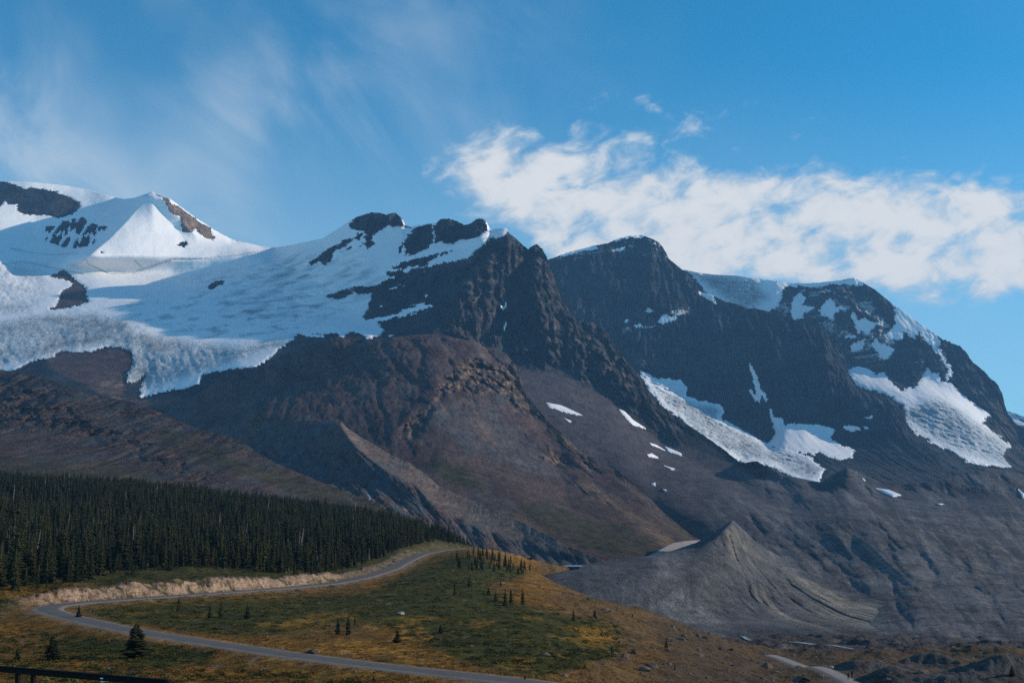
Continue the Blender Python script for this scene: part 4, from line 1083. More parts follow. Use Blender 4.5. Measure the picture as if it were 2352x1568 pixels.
GZG = GZG + fade * (0.9 * samp(T_F[0], GX / 180, GY / 180) + 0.22 * samp(T_F[2], GX / 30, GY / 30)) + fade * sm(GX / GY, .12, .2) * ((1.6 + 2.6 * sm(GY, 400, 520) * (1 - sm(GY, 800, 1000))) * samp(T_F[1], GX / 60, GY / 90) + 0.3 * samp(T_F[2], GX / 22, GY / 30))
for (u, v, D, sx, sy, h) in MOUNDS:
    x, y, z = unproj(np.array(float(u)), np.array(float(v)), D)
    r2 = ((GX - x) / sx) ** 2 + ((GY - D) / sy) ** 2
    GZG = GZG + np.where(r2 < 9, h * np.exp(-np.sqrt(r2 + .06) * 1.25) * (1 + .12 * samp(T_F[2], GX / 24, GY / 24)), 0)
rd, rside, rz, rpar = near_line(GX, GY, road_c)
_k = lambda u, v, D: float(near_line(np.array([unproj(np.array(float(u)), np.array(float(v)), D)[0]]), np.array([float(D)]), road_c)[3][0])
P_BEND, P_MID, P_END = _k(108, 1393, 327), _k(780, 1337, 496), _k(970, 1272, 750)
print('bank', P_BEND, P_MID, P_END)
bank_on = sm(rpar, P_BEND - .012, P_BEND + .02) * (1 - sm(rpar, P_MID - .02, P_MID + .06) * .45) * (1 - sm(rpar, P_END, P_END + .05) * .6)
up = np.where(rside > 0, 1.0, 0.0)
bank = bank_on * up * (3.3 + 2.4 * samp(T_F[0], GX / 70, GY / 70)) * sm(rd, 3.8, 10.5) * (1 - sm(rd, 30, 100))
rough = samp(T_F[2], GX / 14, GY / 14)
wr = 1 - sm(rd, 4.2, 16.0 )
tgt = rz - 0.10
GZG = np.where(rd < 60, GZG * (1 - wr) + tgt * wr, GZG)
GZG = GZG + bank + 1.1 * rough * bank_on * up * sm(rd, 4.5, 7) * (1 - sm(rd, 12, 18))
# footpath follows the ground; keep it smooth
path_c = world_line(PATH, 120)


def ground_z(x, y):
    a = np.asarray(x) / np.asarray(y)
    ci = np.clip((a - A0) / (A1 - A0) * (NA - 1), 0, NA - 1.001)
    ri = np.clip(np.interp(y, gd, np.arange(len(gd))), 0, len(gd) - 1.001)
    c = np.floor(ci).astype(int); r = np.floor(ri).astype(int)
    fc = ci - c; fr = ri - r
    return (GZG[r, c] * (1 - fc) + GZG[r, c + 1] * fc) * (1 - fr) + (GZG[r + 1, c] * (1 - fc) + GZG[r + 1, c + 1] * fc) * fr


pd_, _, _, _ = near_line(GX, GY, path_c)
path_c[:, 2] = smooth1(ground_z(path_c[:, 0], path_c[:, 1]), 16)
pd_, _, pz, _ = near_line(GX, GY, path_c)
wp = 1 - sm(pd_, 3.0, 9.0)
GZG = np.where(pd_ < 40, GZG * (1 - wp) + (pz - .12) * wp, GZG)

RIVER = [(1560, 1432, 720), (1600, 1437, 700), (1640, 1439, 690), (1670, 1443, 675), (1720, 1458, 625), (1780, 1461, 615), (1820, 1464, 605), (1860, 1467, 596), (1895, 1472, 584), (1930, 1477, 570), (1960, 1482, 560)]
river_c = world_line(RIVER, 120)
river_c[:, 2] = smooth1(ground_z(river_c[:, 0], river_c[:, 1]), 10)
wd, _, wz, wpar = near_line(GX, GY, river_c)
ww = 1 - sm(wd, 4, 14)
GZG = np.where(wd < 40, GZG * (1 - ww) + (wz - .5) * ww, GZG)

PU, PV = proj(GX, GY, GZG)
gx_n = samp(T_F[0], GX / 90, GY / 130); gx_n2 = samp(T_F[2], GX / 34, GY / 50); gx_n3 = samp(T_F[1], GX / 40, GY / 60)
pu2, pv2 = PU + 40 * gx_n3, PV + 12 * gx_n2
GREEN = [[(170, 1398), (330, 1385), (560, 1372), (850, 1360), (930, 1320), (1000, 1290), (1060, 1268), (1230, 1312), (1120, 1345), (1180, 1385), (1300, 1405), (1420, 1435), (1440, 1475), (1420, 1505), (1330, 1530), (1250, 1556), (1100, 1532), (1000, 1495), (930, 1450), (830, 1425), (700, 1445), (560, 1462), (400, 1442), (250, 1428)],
         [(-300, 1340), (60, 1370), (20, 1400), (-300, 1420)], [(130, 1470), (300, 1465), (480, 1490), (500, 1520), (350, 1530), (150, 1510)]]
green = sm(any_poly(pu2, pv2, GREEN), -14, 14)
forest_zone = sm(GX / GY, 0.06, -0.02) * sm(GY, 330, 380) * np.where(rside > 0, 1, 0)
flats = sm(PU + 120 * gx_n, 1380, 1560) * sm(GY, 150, 260)
deep = sm(PU + 60 * gx_n, 1330, 1480) * sm(GY, 430, 560)
gb = lerp(np.broadcast_to(np.array((0.270, 0.128, 0.014), np.float32), GX.shape + (3,)), (0.155, 0.086, 0.018), sm(gx_n, -.2, .3))
gb = lerp(gb, (0.070, 0.052, 0.018), sm(gx_n2, .0, .35) * .75)
gb = lerp(gb, (0.27, 0.185, 0.125), sm(gx_n3 + .4 * gx_n2, .30, .42) * .8)
gb = lerp(gb, (0.046, 0.054, 0.007), green * .92)
gb = lerp(gb, (0.026, 0.034, 0.006), green * sm(gx_n2, .0, .3) * .8)
gb = lerp(gb, (0.25, 0.145, 0.014), green * sm(samp(T_F[0], GX / 70 + .3, GY / 140), .10, .28) * sm(PV, 1385, 1430) * .85)
gb = lerp(gb, (0.24, 0.18, 0.13), sm(samp(T_F[2], GX / 26 + .6, GY / 90), .30, .40) * sm(GY, 150, 170) * (1 - forest_zone) * .7)
gb = lerp(gb, (0.090, 0.078, 0.012), green * sm(gx_n, .12, .35) * .7)
gb = lerp(gb, (0.048, 0.055, 0.014), np.maximum(forest_zone, 0) * .9)
gb = lerp(gb, (0.092, 0.062, 0.036), flats * (1 - deep) * .9)
gb = lerp(gb, (0.115, 0.092, 0.072), flats * sm(gx_n2, .05, .35) * .7)
gb = lerp(gb, (0.062, 0.057, 0.058), deep * .95)
gb = lerp(gb, (0.125, 0.112, 0.105), deep * sm(gx_n3, .02, .3) * .8)
for (u, v, D, sx, sy, h) in MOUNDS[:9]:
    x, y, z = unproj(np.array(float(u)), np.array(float(v)), D)
    gb = lerp(gb, (0.105, 0.098, 0.094), np.clip(1.35 - np.sqrt(((GX - x) / sx) ** 2 + ((GY - D) / sy) ** 2) * .75, 0, 1) * .9)
spotty = sm(gx_n2 + .55 * samp(T_F[2], GX / 9, GY / 9), .06, .24)
sandy = bank_on * up * sm(rd, 3.6, 4.6) * (1 - sm(rd + 5 * gx_n2, 9.5, 13)) * (1 - .9 * spotty) * (1 - sm(rpar, P_MID, P_END) * .45)
gb = lerp(gb, C_SAND, sandy)
shoulder_m = sm(rd, 8.5 + 3 * bank_on, 4.5) * (1 - up * bank_on) * sm(rd, 3.0, 3.6)
gb = lerp(gb, (0.24, 0.19, 0.15), shoulder_m * (.35 + .65 * bank_on) * (1 - .8 * spotty))
gb = lerp(gb, (.16, .13, .11), sm(pd_, 4.2, 2.0) * .8)
GOLD = [[(640, 1480), (760, 1468), (900, 1476), (1000, 1496), (1060, 1528), (900, 1520), (750, 1502)], [(250, 1462), (420, 1462), (560, 1476), (420, 1480)], [(840, 1436), (960, 1440), (1010, 1470), (900, 1470)], [(560, 1520), (800, 1532), (1000, 1556), (700, 1560)], [(1290, 1440), (1400, 1448), (1440, 1480), (1360, 1475)]]
gb = lerp(gb, (0.46, 0.225, 0.026), sm(any_poly(pu2, pv2, GOLD), -12, 10) * sm(gx_n2 + .5 * samp(T_F[2], GX / 12, GY / 30), -.10, .22) * .85)
gb = gb * .80
gb = lerp(gb, (0.105, 0.070, 0.036), sm(PU + 60 * gx_n, 1180, 1330) * (1 - green) * (1 - flats) * .65)
gverts = np.stack([GX.ravel(), GY.ravel(), GZG.ravel()], 1)
gfaces = grid_faces(*GX.shape)[:, ::-1]
ground = link('ground', mesh_np('ground', gverts, gfaces, {'base': gb.reshape(-1, 3)}), M_TURF)
tag(ground, 'grassy meadow, forest floor and stony river flats in the foreground', 'ground', None, 'structure')


# ------------------------------------------------------------------ roads, path, river
def ribbon(name, c, hw, mat, lift, label, hws=None, across=5, skirt=True):
    t = np.gradient(c[:, :2], axis=0)
    t /= np.linalg.norm(t, axis=1)[:, None]
    nrm = np.stack([-t[:, 1], t[:, 0]], 1)
    hw = np.full(len(c), hw) if hws is None else hws
    s = np.linspace(-1, 1, across + 2) if not skirt else np.concatenate([[-1.0 - .9 / np.max(hw)], np.linspace(-1, 1, across), [1.0 + .9 / np.max(hw)]])
    across += 2
    P = np.zeros((len(c), across, 3))
    for j, k in enumerate(s):
        P[:, j, :2] = c[:, :2] + nrm * (hw * k)[:, None]
        P[:, j, 2] = c[:, 2] + lift + (0.0 if not skirt else 0.06 * (1 - k * k) if abs(k) <= 1 else -.20)
    f = grid_faces(len(c), across)
    o = link(name, mesh_np(name, P.reshape(-1, 3), f[:, ::-1], {'across': np.tile(np.abs(s), len(c))}), mat)
    return tag(o, label, name, None, 'structure')


ribbon('road', road_c, ROAD_HW, M_ROAD, 0.06, 'grey asphalt road bending back on itself below the forest')
ribbon('footpath', path_c, 1.8, M_GRAVEL, 0.05, 'pale gravel footpath curving past the two walkers')
m_w, tw, bw = new_mat('meltwater')
ntw = tw.noise(tw.node('ShaderNodeTexCoord').outputs['Object'], 0.5, 5.0, 0.65)
tw.l.new(tw.mix(tw.ramp(ntw, .35, .65), (0.16, 0.19, 0.19), (0.50, 0.55, 0.55)), bw.inputs['Base Color'])
bw.inputs['Roughness'].default_value = 0.25
bump(tw, bw, ntw, 0.3, 0.5)
k = np.linspace(0, 1, len(river_c))
rw = 0.3 + 1.9 * np.clip(np.interp(k, [0, .1, .2, .28, .33, .5, .6, .75, .85, .92, 1], [0, .2, .9, .7, .05, .35, .5, .55, 1.0, .5, .1]), 0, 1)
ribbon('river', river_c, 2.0, m_w, -0.12, 'milky meltwater stream threading the stony flats', rw, 4, False)
creek_c = world_line([(846, 1138, 1560), (852, 1144, 1530), (851, 1149, 1505), (847, 1154, 1485)], 16)
creek_c[:, 1] -= 8
ribbon('creek', creek_c, 0.9, m_w, 1.0, 'small white creek tumbling out of the moraine gully', None, 4, False)


# ------------------------------------------------------------------ trees
def tri_mesh(name, v, f):
    return mesh_np(name, np.array(v, np.float32), np.array(f, np.int32), None, False)


def make_crown(seed, width=0.16, whorls=24, bare=0.06, power=0.85, droop=0.32, gap=0.12):
    """conifer crown of unit height: whorls of drooping needle sprays"""
    r = random.Random(seed)
    v, f = [], []
    lean = r.uniform(-.02, .02)
    for i in range(whorls):
        z = bare + (0.985 - bare) * (i + r.uniform(-.3, .3)) / whorls
        z = max(bare, z)
        rr = width * max(0.04, (1 - z)) ** power * r.uniform(.75, 1.15)
        if z < bare + .12:
            rr *= .75
        n = r.randint(5, 7) if z < .85 else 4
        a0 = r.uniform(0, 6.28)
        for k in range(n):
            if r.random() < gap:
                continue
            a = a0 + 6.283 * k / n + r.uniform(-.35, .35)
            L = rr * r.uniform(.65, 1.25)
            ca, sa = math.cos(a), math.sin(a)
            w = L * r.uniform(.26, .42)
            dz = L * droop * r.uniform(.5, 1.4)
            lx = lean * z
            b = len(v)
            v += [(lx + ca * L * .05, sa * L * .05, z + .012),
                  (lx + ca * L * .6 - sa * w, sa * L * .6 + ca * w, z - dz * .55 - .004),
                  (lx + ca * L * .6 + sa * w, sa * L * .6 - ca * w, z - dz * .55 - .004),
                  (lx + ca * L, sa * L, z - dz * .8),
                  (lx + ca * L * .55, sa * L * .55, z - dz * .35 + .01),
                  (lx + ca * L * .6, sa * L * .6, z - dz - .03)]
            f += [(b, b + 1, b + 4), (b, b + 4, b + 2), (b + 1, b + 3, b + 4), (b + 4, b + 3, b + 2), (b, b + 5, b + 4), (b + 4, b + 5, b + 3)]
    b = len(v)
    v += [(lean - .006, 0, .94), (lean + .006, 0, .94), (lean, .006, .94), (lean, 0, 1.0)]
    f += [(b, b + 1, b + 3), (b + 1, b + 2, b + 3), (b + 2, b, b + 3)]
    return tri_mesh('crown', v, f)


def make_trunk(r0=0.016, h=0.93, sides=6, seed=0, limbs=0, name='trunk', lean=0.0):
    r = random.Random(seed)
    v, f = [], []
    rings = [(0, 1.5), (.03, 1.05), (.3, .85), (.6, .55), (1.0, .12)]
    for z, k in rings:
        for s in range(sides):
            a = 6.283 * s / sides
            v.append((math.cos(a) * r0 * k + lean * z * z, math.sin(a) * r0 * k, z * h))
    for i in range(len(rings) - 1):
        for s in range(sides):
            a = i * sides + s; b = i * sides + (s + 1) % sides
            f += [(a, b, b + sides), (a, b + sides, a + sides)]
    for i in range(limbs):
        z = r.uniform(.12, .95) * h
        a = r.uniform(0, 6.28); L = r.uniform(.04, .12) * (1.1 - z)
        ca, sa = math.cos(a), math.sin(a)
        x = lean * (z / h) ** 2
        b = len(v)
        v += [(x, 0, z), (x - sa * .005, ca * .005, z + .008), (x + sa * .005, -ca * .005, z + .008), (x + ca * L, sa * L, z - L * .25 + r.uniform(-.01, .02))]
        f += [(b, b + 1, b + 3), (b + 1, b + 2, b + 3), (b + 2, b, b + 3)]
    return tri_mesh(name, v, f)


def leaf_mat(name, c0, c1, c2):
    m, t, b = new_mat(name)
    oi = t.node('ShaderNodeObjectInfo').outputs['Random']
    tc = t.node('ShaderNodeTexCoord').outputs['Object']
    n = t.noise(tc, 9.0, 3.0, 0.6)
    col = t.mix(oi, c0, c1)
    loc = t.node('ShaderNodeObjectInfo').outputs['Location']
    ln = t.noise(loc, 0.011, 3.0, 0.6)
    col = t.mix(t.ramp(ln, .35, .65), t.mix(1.0, col, (0.62, 0.72, 0.85), 'MULTIPLY'), t.mix(1.0, col, (1.45, 1.30, 1.0), 'MULTIPLY'))
    col = t.mix(t.ramp(n, .45, .75), col, c2)
    t.l.new(col, b.inputs['Base Color'])
    b.inputs['Roughness'].default_value = 0.8
    b.inputs['Specular IOR Level'].default_value = 0.1
    return m


M_NEEDLE = leaf_mat('needles', (0.008, 0.019, 0.010), (0.042, 0.040, 0.011), (0.034, 0.046, 0.013))
M_NEEDLE_B = leaf_mat('needles_bushy', (0.010, 0.016, 0.007), (0.018, 0.024, 0.008), (0.022, 0.030, 0.010))
M_BARK, tb, bb = new_mat('bark')
nb_ = tb.noise(tb.node('ShaderNodeTexCoord').outputs['Object'], 30.0, 4.0, 0.7)
tb.l.new(tb.mix(nb_, (0.055, 0.045, 0.038), (0.14, 0.12, 0.10)), bb.inputs['Base Color'])
M_DEAD, td, bd_ = new_mat('dead_wood')
nd_ = td.noise(td.node('ShaderNodeTexCoord').outputs['Object'], 25.0, 4.0, 0.7)
td.l.new(td.mix(nd_, (0.16, 0.15, 0.14), (0.36, 0.34, 0.32)), bd_.inputs['Base Color'])

CROWNS = [make_crown(s, w, n, b, p) for s, w, n, b, p in [(1, .13, 26, .06, .85), (2, .115, 28, .08, .75), (3, .145, 24, .04, .9), (4, .10, 28, .14, .7), (5, .125, 26, .10, .8), (6, .16, 22, .03, .95)]]
for c in CROWNS:
    c.materials.append(M_NEEDLE)
TRUNK = make_trunk()
TRUNK.materials.append(M_BARK)
CROWN_BUSHY = [make_crown(21, .52, 34, .0, .62, .10, .05), make_crown(22, .42, 34, .0, .7, .12, .05), make_crown(23, .34, 30, .0, .8, .2, .08)]
for c in CROWN_BUSHY:
    c.materials.append(M_NEEDLE_B)
SNAGS = [make_trunk(.012, 1.0, 5, 31, 30, 'dead_trunk', .05), make_trunk(.012, 1.0, 5, 32, 24, 'dead_trunk', -.09)]
for c in SNAGS:
    c.materials.append(M_DEAD)


def tree(x, y, h, crown, label, group, wide=1.0, name='spruce_tree', sink=0.0):
    z = float(ground_z(np.array([x]), np.array([y]))[0]) - 0.1 - sink
    e = bpy.data.objects.new(name, None)
    e.empty_display_size = 0.5
    COL.objects.link(e)
    e.location = (x, y, z)
    e.rotation_euler = (0, 0, random.uniform(0, 6.28))
    e.scale = (h * wide, h * wide, h)
    tag(e, label, 'tree', group)
    link('trunk', TRUNK, None, e)
    link('crown', crown, None, e)
    return e


def hit(u, v, d0=120.0, d1=1100.0):
    """where the sight line through (u,v) first meets the ground"""
    D = np.geomspace(d0, d1, 1500)
    x, y, z = unproj(np.full_like(D, u), np.full_like(D, v), D)
    g = ground_z(x, y)
    k = np.argmax(z <= g)
    return float(x[k]), float(D[k])


# single trees of the meadow: foot of the tree, height in frame units, crown, width, label
SINGLE = [
    (310, 1510, 78, 'b0', 1.0, 'big wide bushy dark fir in front of the lower road'),
    (118, 1516, 58, 'b1', 1.0, 'bushy dark fir left of the biggest bushy fir'),
    (40, 1514, 30, 'b2', 1.1, 'small thin fir at the left edge above the railing'),
    (180, 1418, 30, 'b2', .9, 'small fir standing inside the road bend'),
    (410, 1402, 38, 's0', 1.3, 'narrow fir just below the upper road, leftmost of the shrubby row'),
    (482, 1421, 40, 's1', 1.3, 'thin fir left of the broad pair inside the road loop'),
    (508, 1417, 42, 's2', 1.7, 'broad fir in the middle of the road loop thicket'),
    (568, 1420, 34, 'b2', .9, 'short broad fir at the right end of the road loop thicket'),
    (776, 1456, 42, 's2', 1.6, 'left fir of the close pair on the ochre grass'),
    (799, 1457, 50, 's0', 1.5, 'taller right fir of the close pair on the ochre grass'),
    (815, 1437, 26, 's3', 1.4, 'little fir behind the close pair on the ochre grass'),
    (912, 1475, 34, 'b2', 1.1, 'lone stout conical fir on the ochre slope above the lower road'),
    (1012, 1453, 20, 'b1', 1.0, 'squat round fir right of the lone stout conical one'),
    (1045, 1366, 36, 's0', 1.3, 'lone slim fir below the clump on the green crest'),
    (1078, 1348, 32, 's2', 1.3, 'fir right of the lone slim one under the crest clump'),
    (1122, 1366, 18, 'b1', .9, 'low bushy fir left of the four-tree row on brown grass'),
    (1138, 1381, 26, 's2', 1.8, 'leftmost fir of the row on brown grass'),
    (1161, 1391, 40, 's0', 1.6, 'tall second fir of the row on brown grass'),
    (1174, 1385, 38, 's1', 1.5, 'tall third fir of the row on brown grass'),
    (1200, 1392, 42, 's3', 1.7, 'sparse reddish rightmost fir of the row on brown grass'),
    (1150, 1346, 18, 's2', 1.6, 'small fir uphill of the row on brown grass'),
    (1318, 1426, 30, 's2', 1.6, 'lone fir on the green and brown boundary right of the row'),
    (1366, 1419, 22, 'b2', 1.0, 'lone stubby fir right of the boundary fir'),
    (1383, 1456, 14, 's2', 1.6, 'tiny fir on orange grass at the meadow edge'),
    (1406, 1501, 26, 's3', 1.5, 'thin fir at the lower right corner of the green meadow'),
    (1531, 1488, 28, 's2', 1.6, 'lone fir standing among boulders right of the meadow'),
    (1550, 1539, 18, 's3', 1.6, 'small thin fir on the bouldery ground near the bottom'),
    (1453, 1417, 12, 's2', 1.6, 'tiny fir on the meadow rim beside the moraine'),
    (1343, 1534, 15, 's2', 1.7, 'little fir by the dark scrub mound at the bottom'),
    (1206, 1562, 15, 'b2', 1.0, 'little fir at the bottom beside the lower road'),
    (850, 1530, 8, 'b2', 1.2, 'tiny fir at the edge of the lower road'),
    (858, 1564, 15, 'b2', 1.0, 'small fir below the lower road near the bottom edge'),
    (1220, 1288, 20, 's2', 1.4, 'dark fir on the skyline left of the long shed'),
    (2325, 1552, 24, 'b1', .9, 'dark bushy fir on a gravel mound at the right edge'),
]
kinds = {'b0': CROWN_BUSHY[0], 'b1': CROWN_BUSHY[1], 'b2': CROWN_BUSHY[2], 's0': CROWNS[0], 's1': CROWNS[1], 's2': CROWNS[2], 's3': CROWNS[3]}
for (u, v, h, kd, wd_, lab) in SINGLE:
    x, y = hit(u, v)
    tree(x, y, h * y / F, kinds[kd], lab, None, wd_)
n_single = len(SINGLE)

# clump on the green crest
CLUMP = [(1035, 1290), (1060, 1272), (1110, 1274), (1180, 1292), (1240, 1320), (1228, 1325), (1150, 1312), (1085, 1312), (1045, 1307)]
cl_pts = []
rr = random.Random(5)
while len(cl_pts) < 64:
    u, v = rr.uniform(1030, 1245), rr.uniform(1268, 1328)
    if pdist(np.array([u]), np.array([v]), CLUMP)[0] > 0:
        cl_pts.append(hit(u, v))
for x, y in cl_pts:
    tree(x, y, rr.uniform(16, 31) * y / F, CROWNS[rr.randrange(6)], 'dark fir in the clump on the green crest', 'firs of the clump on the green crest', rr.uniform(1.1, 1.6))
n_single += len(cl_pts)

# the forest
FOREST = [(-330, 1362), (0, 1356), (150, 1341), (230, 1320), (330, 1303), (480, 1301), (600, 1313), (680, 1318), (760, 1308), (840, 1290), (920, 1268), (1000, 1249), (1100, 1247), (1130, 1256), (1110, 1243), (1050, 1232), (950, 1205), (860, 1180), (780, 1166), (600, 1148), (430, 1124), (300, 1110), (150, 1096), (0, 1090), (-330, 1082)]
gs = 3.3
fx, fy = np.meshgrid(np.arange(-560, 20, gs), np.arange(340, 1150, gs))
fx = (fx + RNG.uniform(-.5, .5, fx.shape) * gs * 1.1).ravel(); fy = (fy + RNG.uniform(-.5, .5, fy.shape) * gs * 1.1).ravel()
k = np.abs(fx / fy) < .5
fx, fy = fx[k], fy[k]
fz = ground_z(fx, fy)
fu, fv = proj(fx, fy, fz)
dn = samp(T_F[0], fx / 120, fy / 120); hn = samp(T_F[2], fx / 90, fy / 90)
d_r, s_r, _, _ = near_line(fx, fy, road_c)
ins = pdist(fu + 30 * samp(T_F[2], fx / 60, fy / 60), fv + 16 * samp(T_F[1], fx / 50, fy / 50), FOREST)
keep = (ins > -26) & (d_r > 14) & (RNG.random(len(fx)) < np.maximum(.72 * sm(ins, -10, 5) * sm(dn, -.50, -.12) * sm(samp(T_F[1], fx / 42, fy / 60), -.34, -.10), .05 * (fy > 700) * (fu < 1000))) & (fu > -120)
fx, fy, fz, fu, fv, ins, hn = fx[keep], fy[keep], fz[keep], fu[keep], fv[keep], ins[keep], hn[keep]
fh = (4.5 + 12.0 * RNG.random(len(fx)) ** 1.1) * (.62 + .38 * sm(ins, -4, 14)) * (1 - .32 * sm(fy, 800, 1050)) * np.clip(1 + .8 * hn, .5, 1.5)
fh *= np.where(RNG.random(len(fx)) < .15, .55, 1.0)
front = np.where(pdist(fu, fv + 16, FOREST) < 0, 1, 0)          # trees at the lower rim show whole
score = fh / fy * (1 + 1.2 * front) * ((fu > -20) & (fu < 1200))
order = np.argsort(-score)
n_ind = max(0, 296 - n_single)
ind = order[:n_ind]
for i in ind:
    u_ = fu[i]
    lab = ('spruce of the forest front at the left edge, before the road bend' if u_ < 140 else 'spruce of the forest front above the sandy road bank' if u_ < 430
           else 'spruce of the forest front above the straight upper road' if u_ < 760 else 'spruce of the forest front beside the rising road')
    grp = 'forest front ' + ('at the left edge' if u_ < 140 else 'above the sandy bank' if u_ < 430 else 'above the straight road' if u_ < 760 else 'beside the rising road')
    tree(float(fx[i]), float(fy[i]), float(fh[i]), CROWNS[random.randrange(6)], lab, grp, random.uniform(1.1, 1.8))
rest = np.setdiff1d(np.arange(len(fx)), ind)

# pale dead trunks in and before the forest
SNAG = [(88, 1340, 44, 0, 'pale dead trunk leaning before the dark forest corner'), (102, 1338, 30, 1, 'pale dead trunk right of the leaning one at the forest corner'), (215, 1330, 34, 0, 'bare grey snag at the forest rim above the sandy bank'), (172, 1232, 26, 1, 'grey dead treetop low in the forest at left'), (218, 1236, 34, 0, 'twin pale dead top standing out of the forest'), (300, 1232, 36, 1, 'bent silvery snag above the forest canopy'), (560, 1300, 26, 0, 'short pale snag at the forest rim above the upper road'), (1000, 1255, 18, 1, 'small bare snag beside the road summit'), (810, 1300, 16, 0, 'small bare snag near the road cutting')]
for u, v, h, kk_, lab in SNAG:
    x, y = hit(u, v)
    e = tree(x, y, h * y / F, SNAGS[kk_], lab, None, 1.0, 'dead_tree')
    for ch in list(e.children):
        if ch.name.startswith('crown'):
            ch.name = 'branches'


# ------------------------------------------------------------------ scattered stuff (instanced)
def scatter_group(name, coll):
    g = bpy.data.node_groups.new(name, 'GeometryNodeTree')
    g.interface.new_socket('Geometry', in_out='INPUT', socket_type='NodeSocketGeometry')
    g.interface.new_socket('Geometry', in_out='OUTPUT', socket_type='NodeSocketGeometry')
    gi = g.nodes.new('NodeGroupInput'); go = g.nodes.new('NodeGroupOutput')
    ci = g.nodes.new('GeometryNodeCollectionInfo')
    ci.inputs[0].default_value = coll
    ci.inputs[1].default_value = True
    ci.inputs[2].default_value = True
    ip = g.nodes.new('GeometryNodeInstanceOnPoints')
    ip.inputs['Pick Instance'].default_value = True

    def na(nm, typ):
        n = g.nodes.new('GeometryNodeInputNamedAttribute')
        n.data_type = typ
        n.inputs[0].default_value = nm
        return n.outputs[0]
    g.links.new(gi.outputs[0], ip.inputs['Points'])
    g.links.new(ci.outputs[0], ip.inputs['Instance'])
    g.links.new(na('idx', 'INT'), ip.inputs['Instance Index'])
    g.links.new(na('rot', 'FLOAT_VECTOR'), ip.inputs['Rotation'])
    g.links.new(na('scl', 'FLOAT_VECTOR'), ip.inputs['Scale'])
    g.links.new(ip.outputs[0], go.inputs[0])
    return g


def scatter(name, pts, meshes, idx, rot, scl, label, cat):
    coll = bpy.data.collections.new(name + '_pieces')
    for i, ms in enumerate(meshes):
        o = bpy.data.objects.new('%s_%02d' % (name, i), ms)
        coll.objects.link(o)
    me = bpy.data.meshes.new(name)
    me.vertices.add(len(pts))
    me.vertices.foreach_set('co', np.asarray(pts, np.float32).ravel())
    a = me.attributes.new('idx', 'INT', 'POINT'); a.data.foreach_set('value', np.asarray(idx, np.int32))
    a = me.attributes.new('rot', 'FLOAT_VECTOR', 'POINT'); a.data.foreach_set('vector', np.asarray(rot, np.float32).ravel())
    a = me.attributes.new('scl', 'FLOAT_VECTOR', 'POINT'); a.data.foreach_set('vector', np.asarray(scl, np.float32).ravel())
    o = link(name, me)
    md = o.modifiers.new('scatter', 'NODES')
    md.node_group = scatter_group(name + '_scatter', coll)
    tag(o, label, cat, None, 'stuff')
    return o


def joined(name, parts):
    """crown and trunk as one mesh for the far trees"""
    v, f, m, off = [], [], [], 0
    for k, me in enumerate(parts):
        co = np.zeros(len(me.vertices) * 3, np.float32); me.vertices.foreach_get('co', co)
        li = np.zeros(len(me.loops), np.int32); me.loops.foreach_get('vertex_index', li)
        v.append(co.reshape(-1, 3)); f.append(li.reshape(-1, 3) + off); m.append(np.full(len(li) // 3, k, np.int32))
        off += len(me.vertices)
    out = mesh_np(name, np.vstack(v), np.vstack(f), None, False)
    for me in parts:
        out.materials.append(me.materials[0])
    out.polygons.foreach_set('material_index', np.concatenate(m))
    return out


far_trees = [joined('far_tree', [c, TRUNK]) for c in CROWNS] + [SNAGS[0]]
r_ = rest
n = len(r_)
sc = np.stack([fh[r_] * RNG.uniform(1.0, 1.9, n)] * 2 + [fh[r_]], 1)
ix = RNG.integers(0, 6, n)
ix = np.where(RNG.random(n) < .02, 6, ix)
scatter('forest', np.stack([fx[r_], fy[r_], fz[r_] - .1], 1), far_trees, ix, np.stack([np.zeros(n), np.zeros(n), RNG.uniform(0, 6.28, n)], 1), sc,
        'dense dark spruce forest covering the slope at left', 'forest')
print('forest', n, 'individuals', n_ind)


def make_shrub(seed):
    r = random.Random(seed)
    v, f = [], []
    for i in range(60):
        a = r.uniform(0, 6.28); e = math.asin(r.uniform(0.05, 1)); q = r.uniform(.55, 1.0)
        p = Vector((math.cos(a) * math.cos(e) * q, math.sin(a) * math.cos(e) * q, math.sin(e) * q * .62))
        b = len(v)
        for k in range(3):
            v.append(tuple(p + Vector((r.uniform(-.24, .24), r.uniform(-.24, .24), r.uniform(-.16, .16)))))
        f.append((b, b + 1, b + 2))
    return tri_mesh('shrub', v, f)


M_SHRUB = leaf_mat('scrub_leaves', (0.024, 0.034, 0.006), (0.066, 0.064, 0.009), (0.036, 0.044, 0.007))
M_TUFT = leaf_mat('dry_grass', (0.26, 0.118, 0.018), (0.13, 0.068, 0.020), (0.32, 0.165, 0.04))
SH = [make_shrub(s) for s in range(41, 45)]
for s in SH: s.materials.append(M_SHRUB)
TU = [make_shrub(s) for s in range(51, 54)]
for s in TU: s.materials.append(M_TUFT)


def sprinkle(n, amin, amax, d0, d1, fn, power=1.0):
    a = RNG.uniform(amin, amax, n)
    d = np.exp(RNG.uniform(np.log(d0), np.log(d1), n))
    x = a * d; y = d
    z = ground_z(x, y)
    u, v = proj(x, y, z)
    p = fn(x, y, z, u, v)
    k = RNG.random(n) < p
    return x[k], y[k], z[k], u[k], v[k]


def off_ways(x, y, r0=4.6, r1=2.6, r2=4.0):
    d1, _, _, _ = near_line(x, y, road_c); d2, _, _, _ = near_line(x, y, path_c); d3, _, _, _ = near_line(x, y, river_c)
    return (d1 > r0) & (d2 > r1) & (d3 > r2)


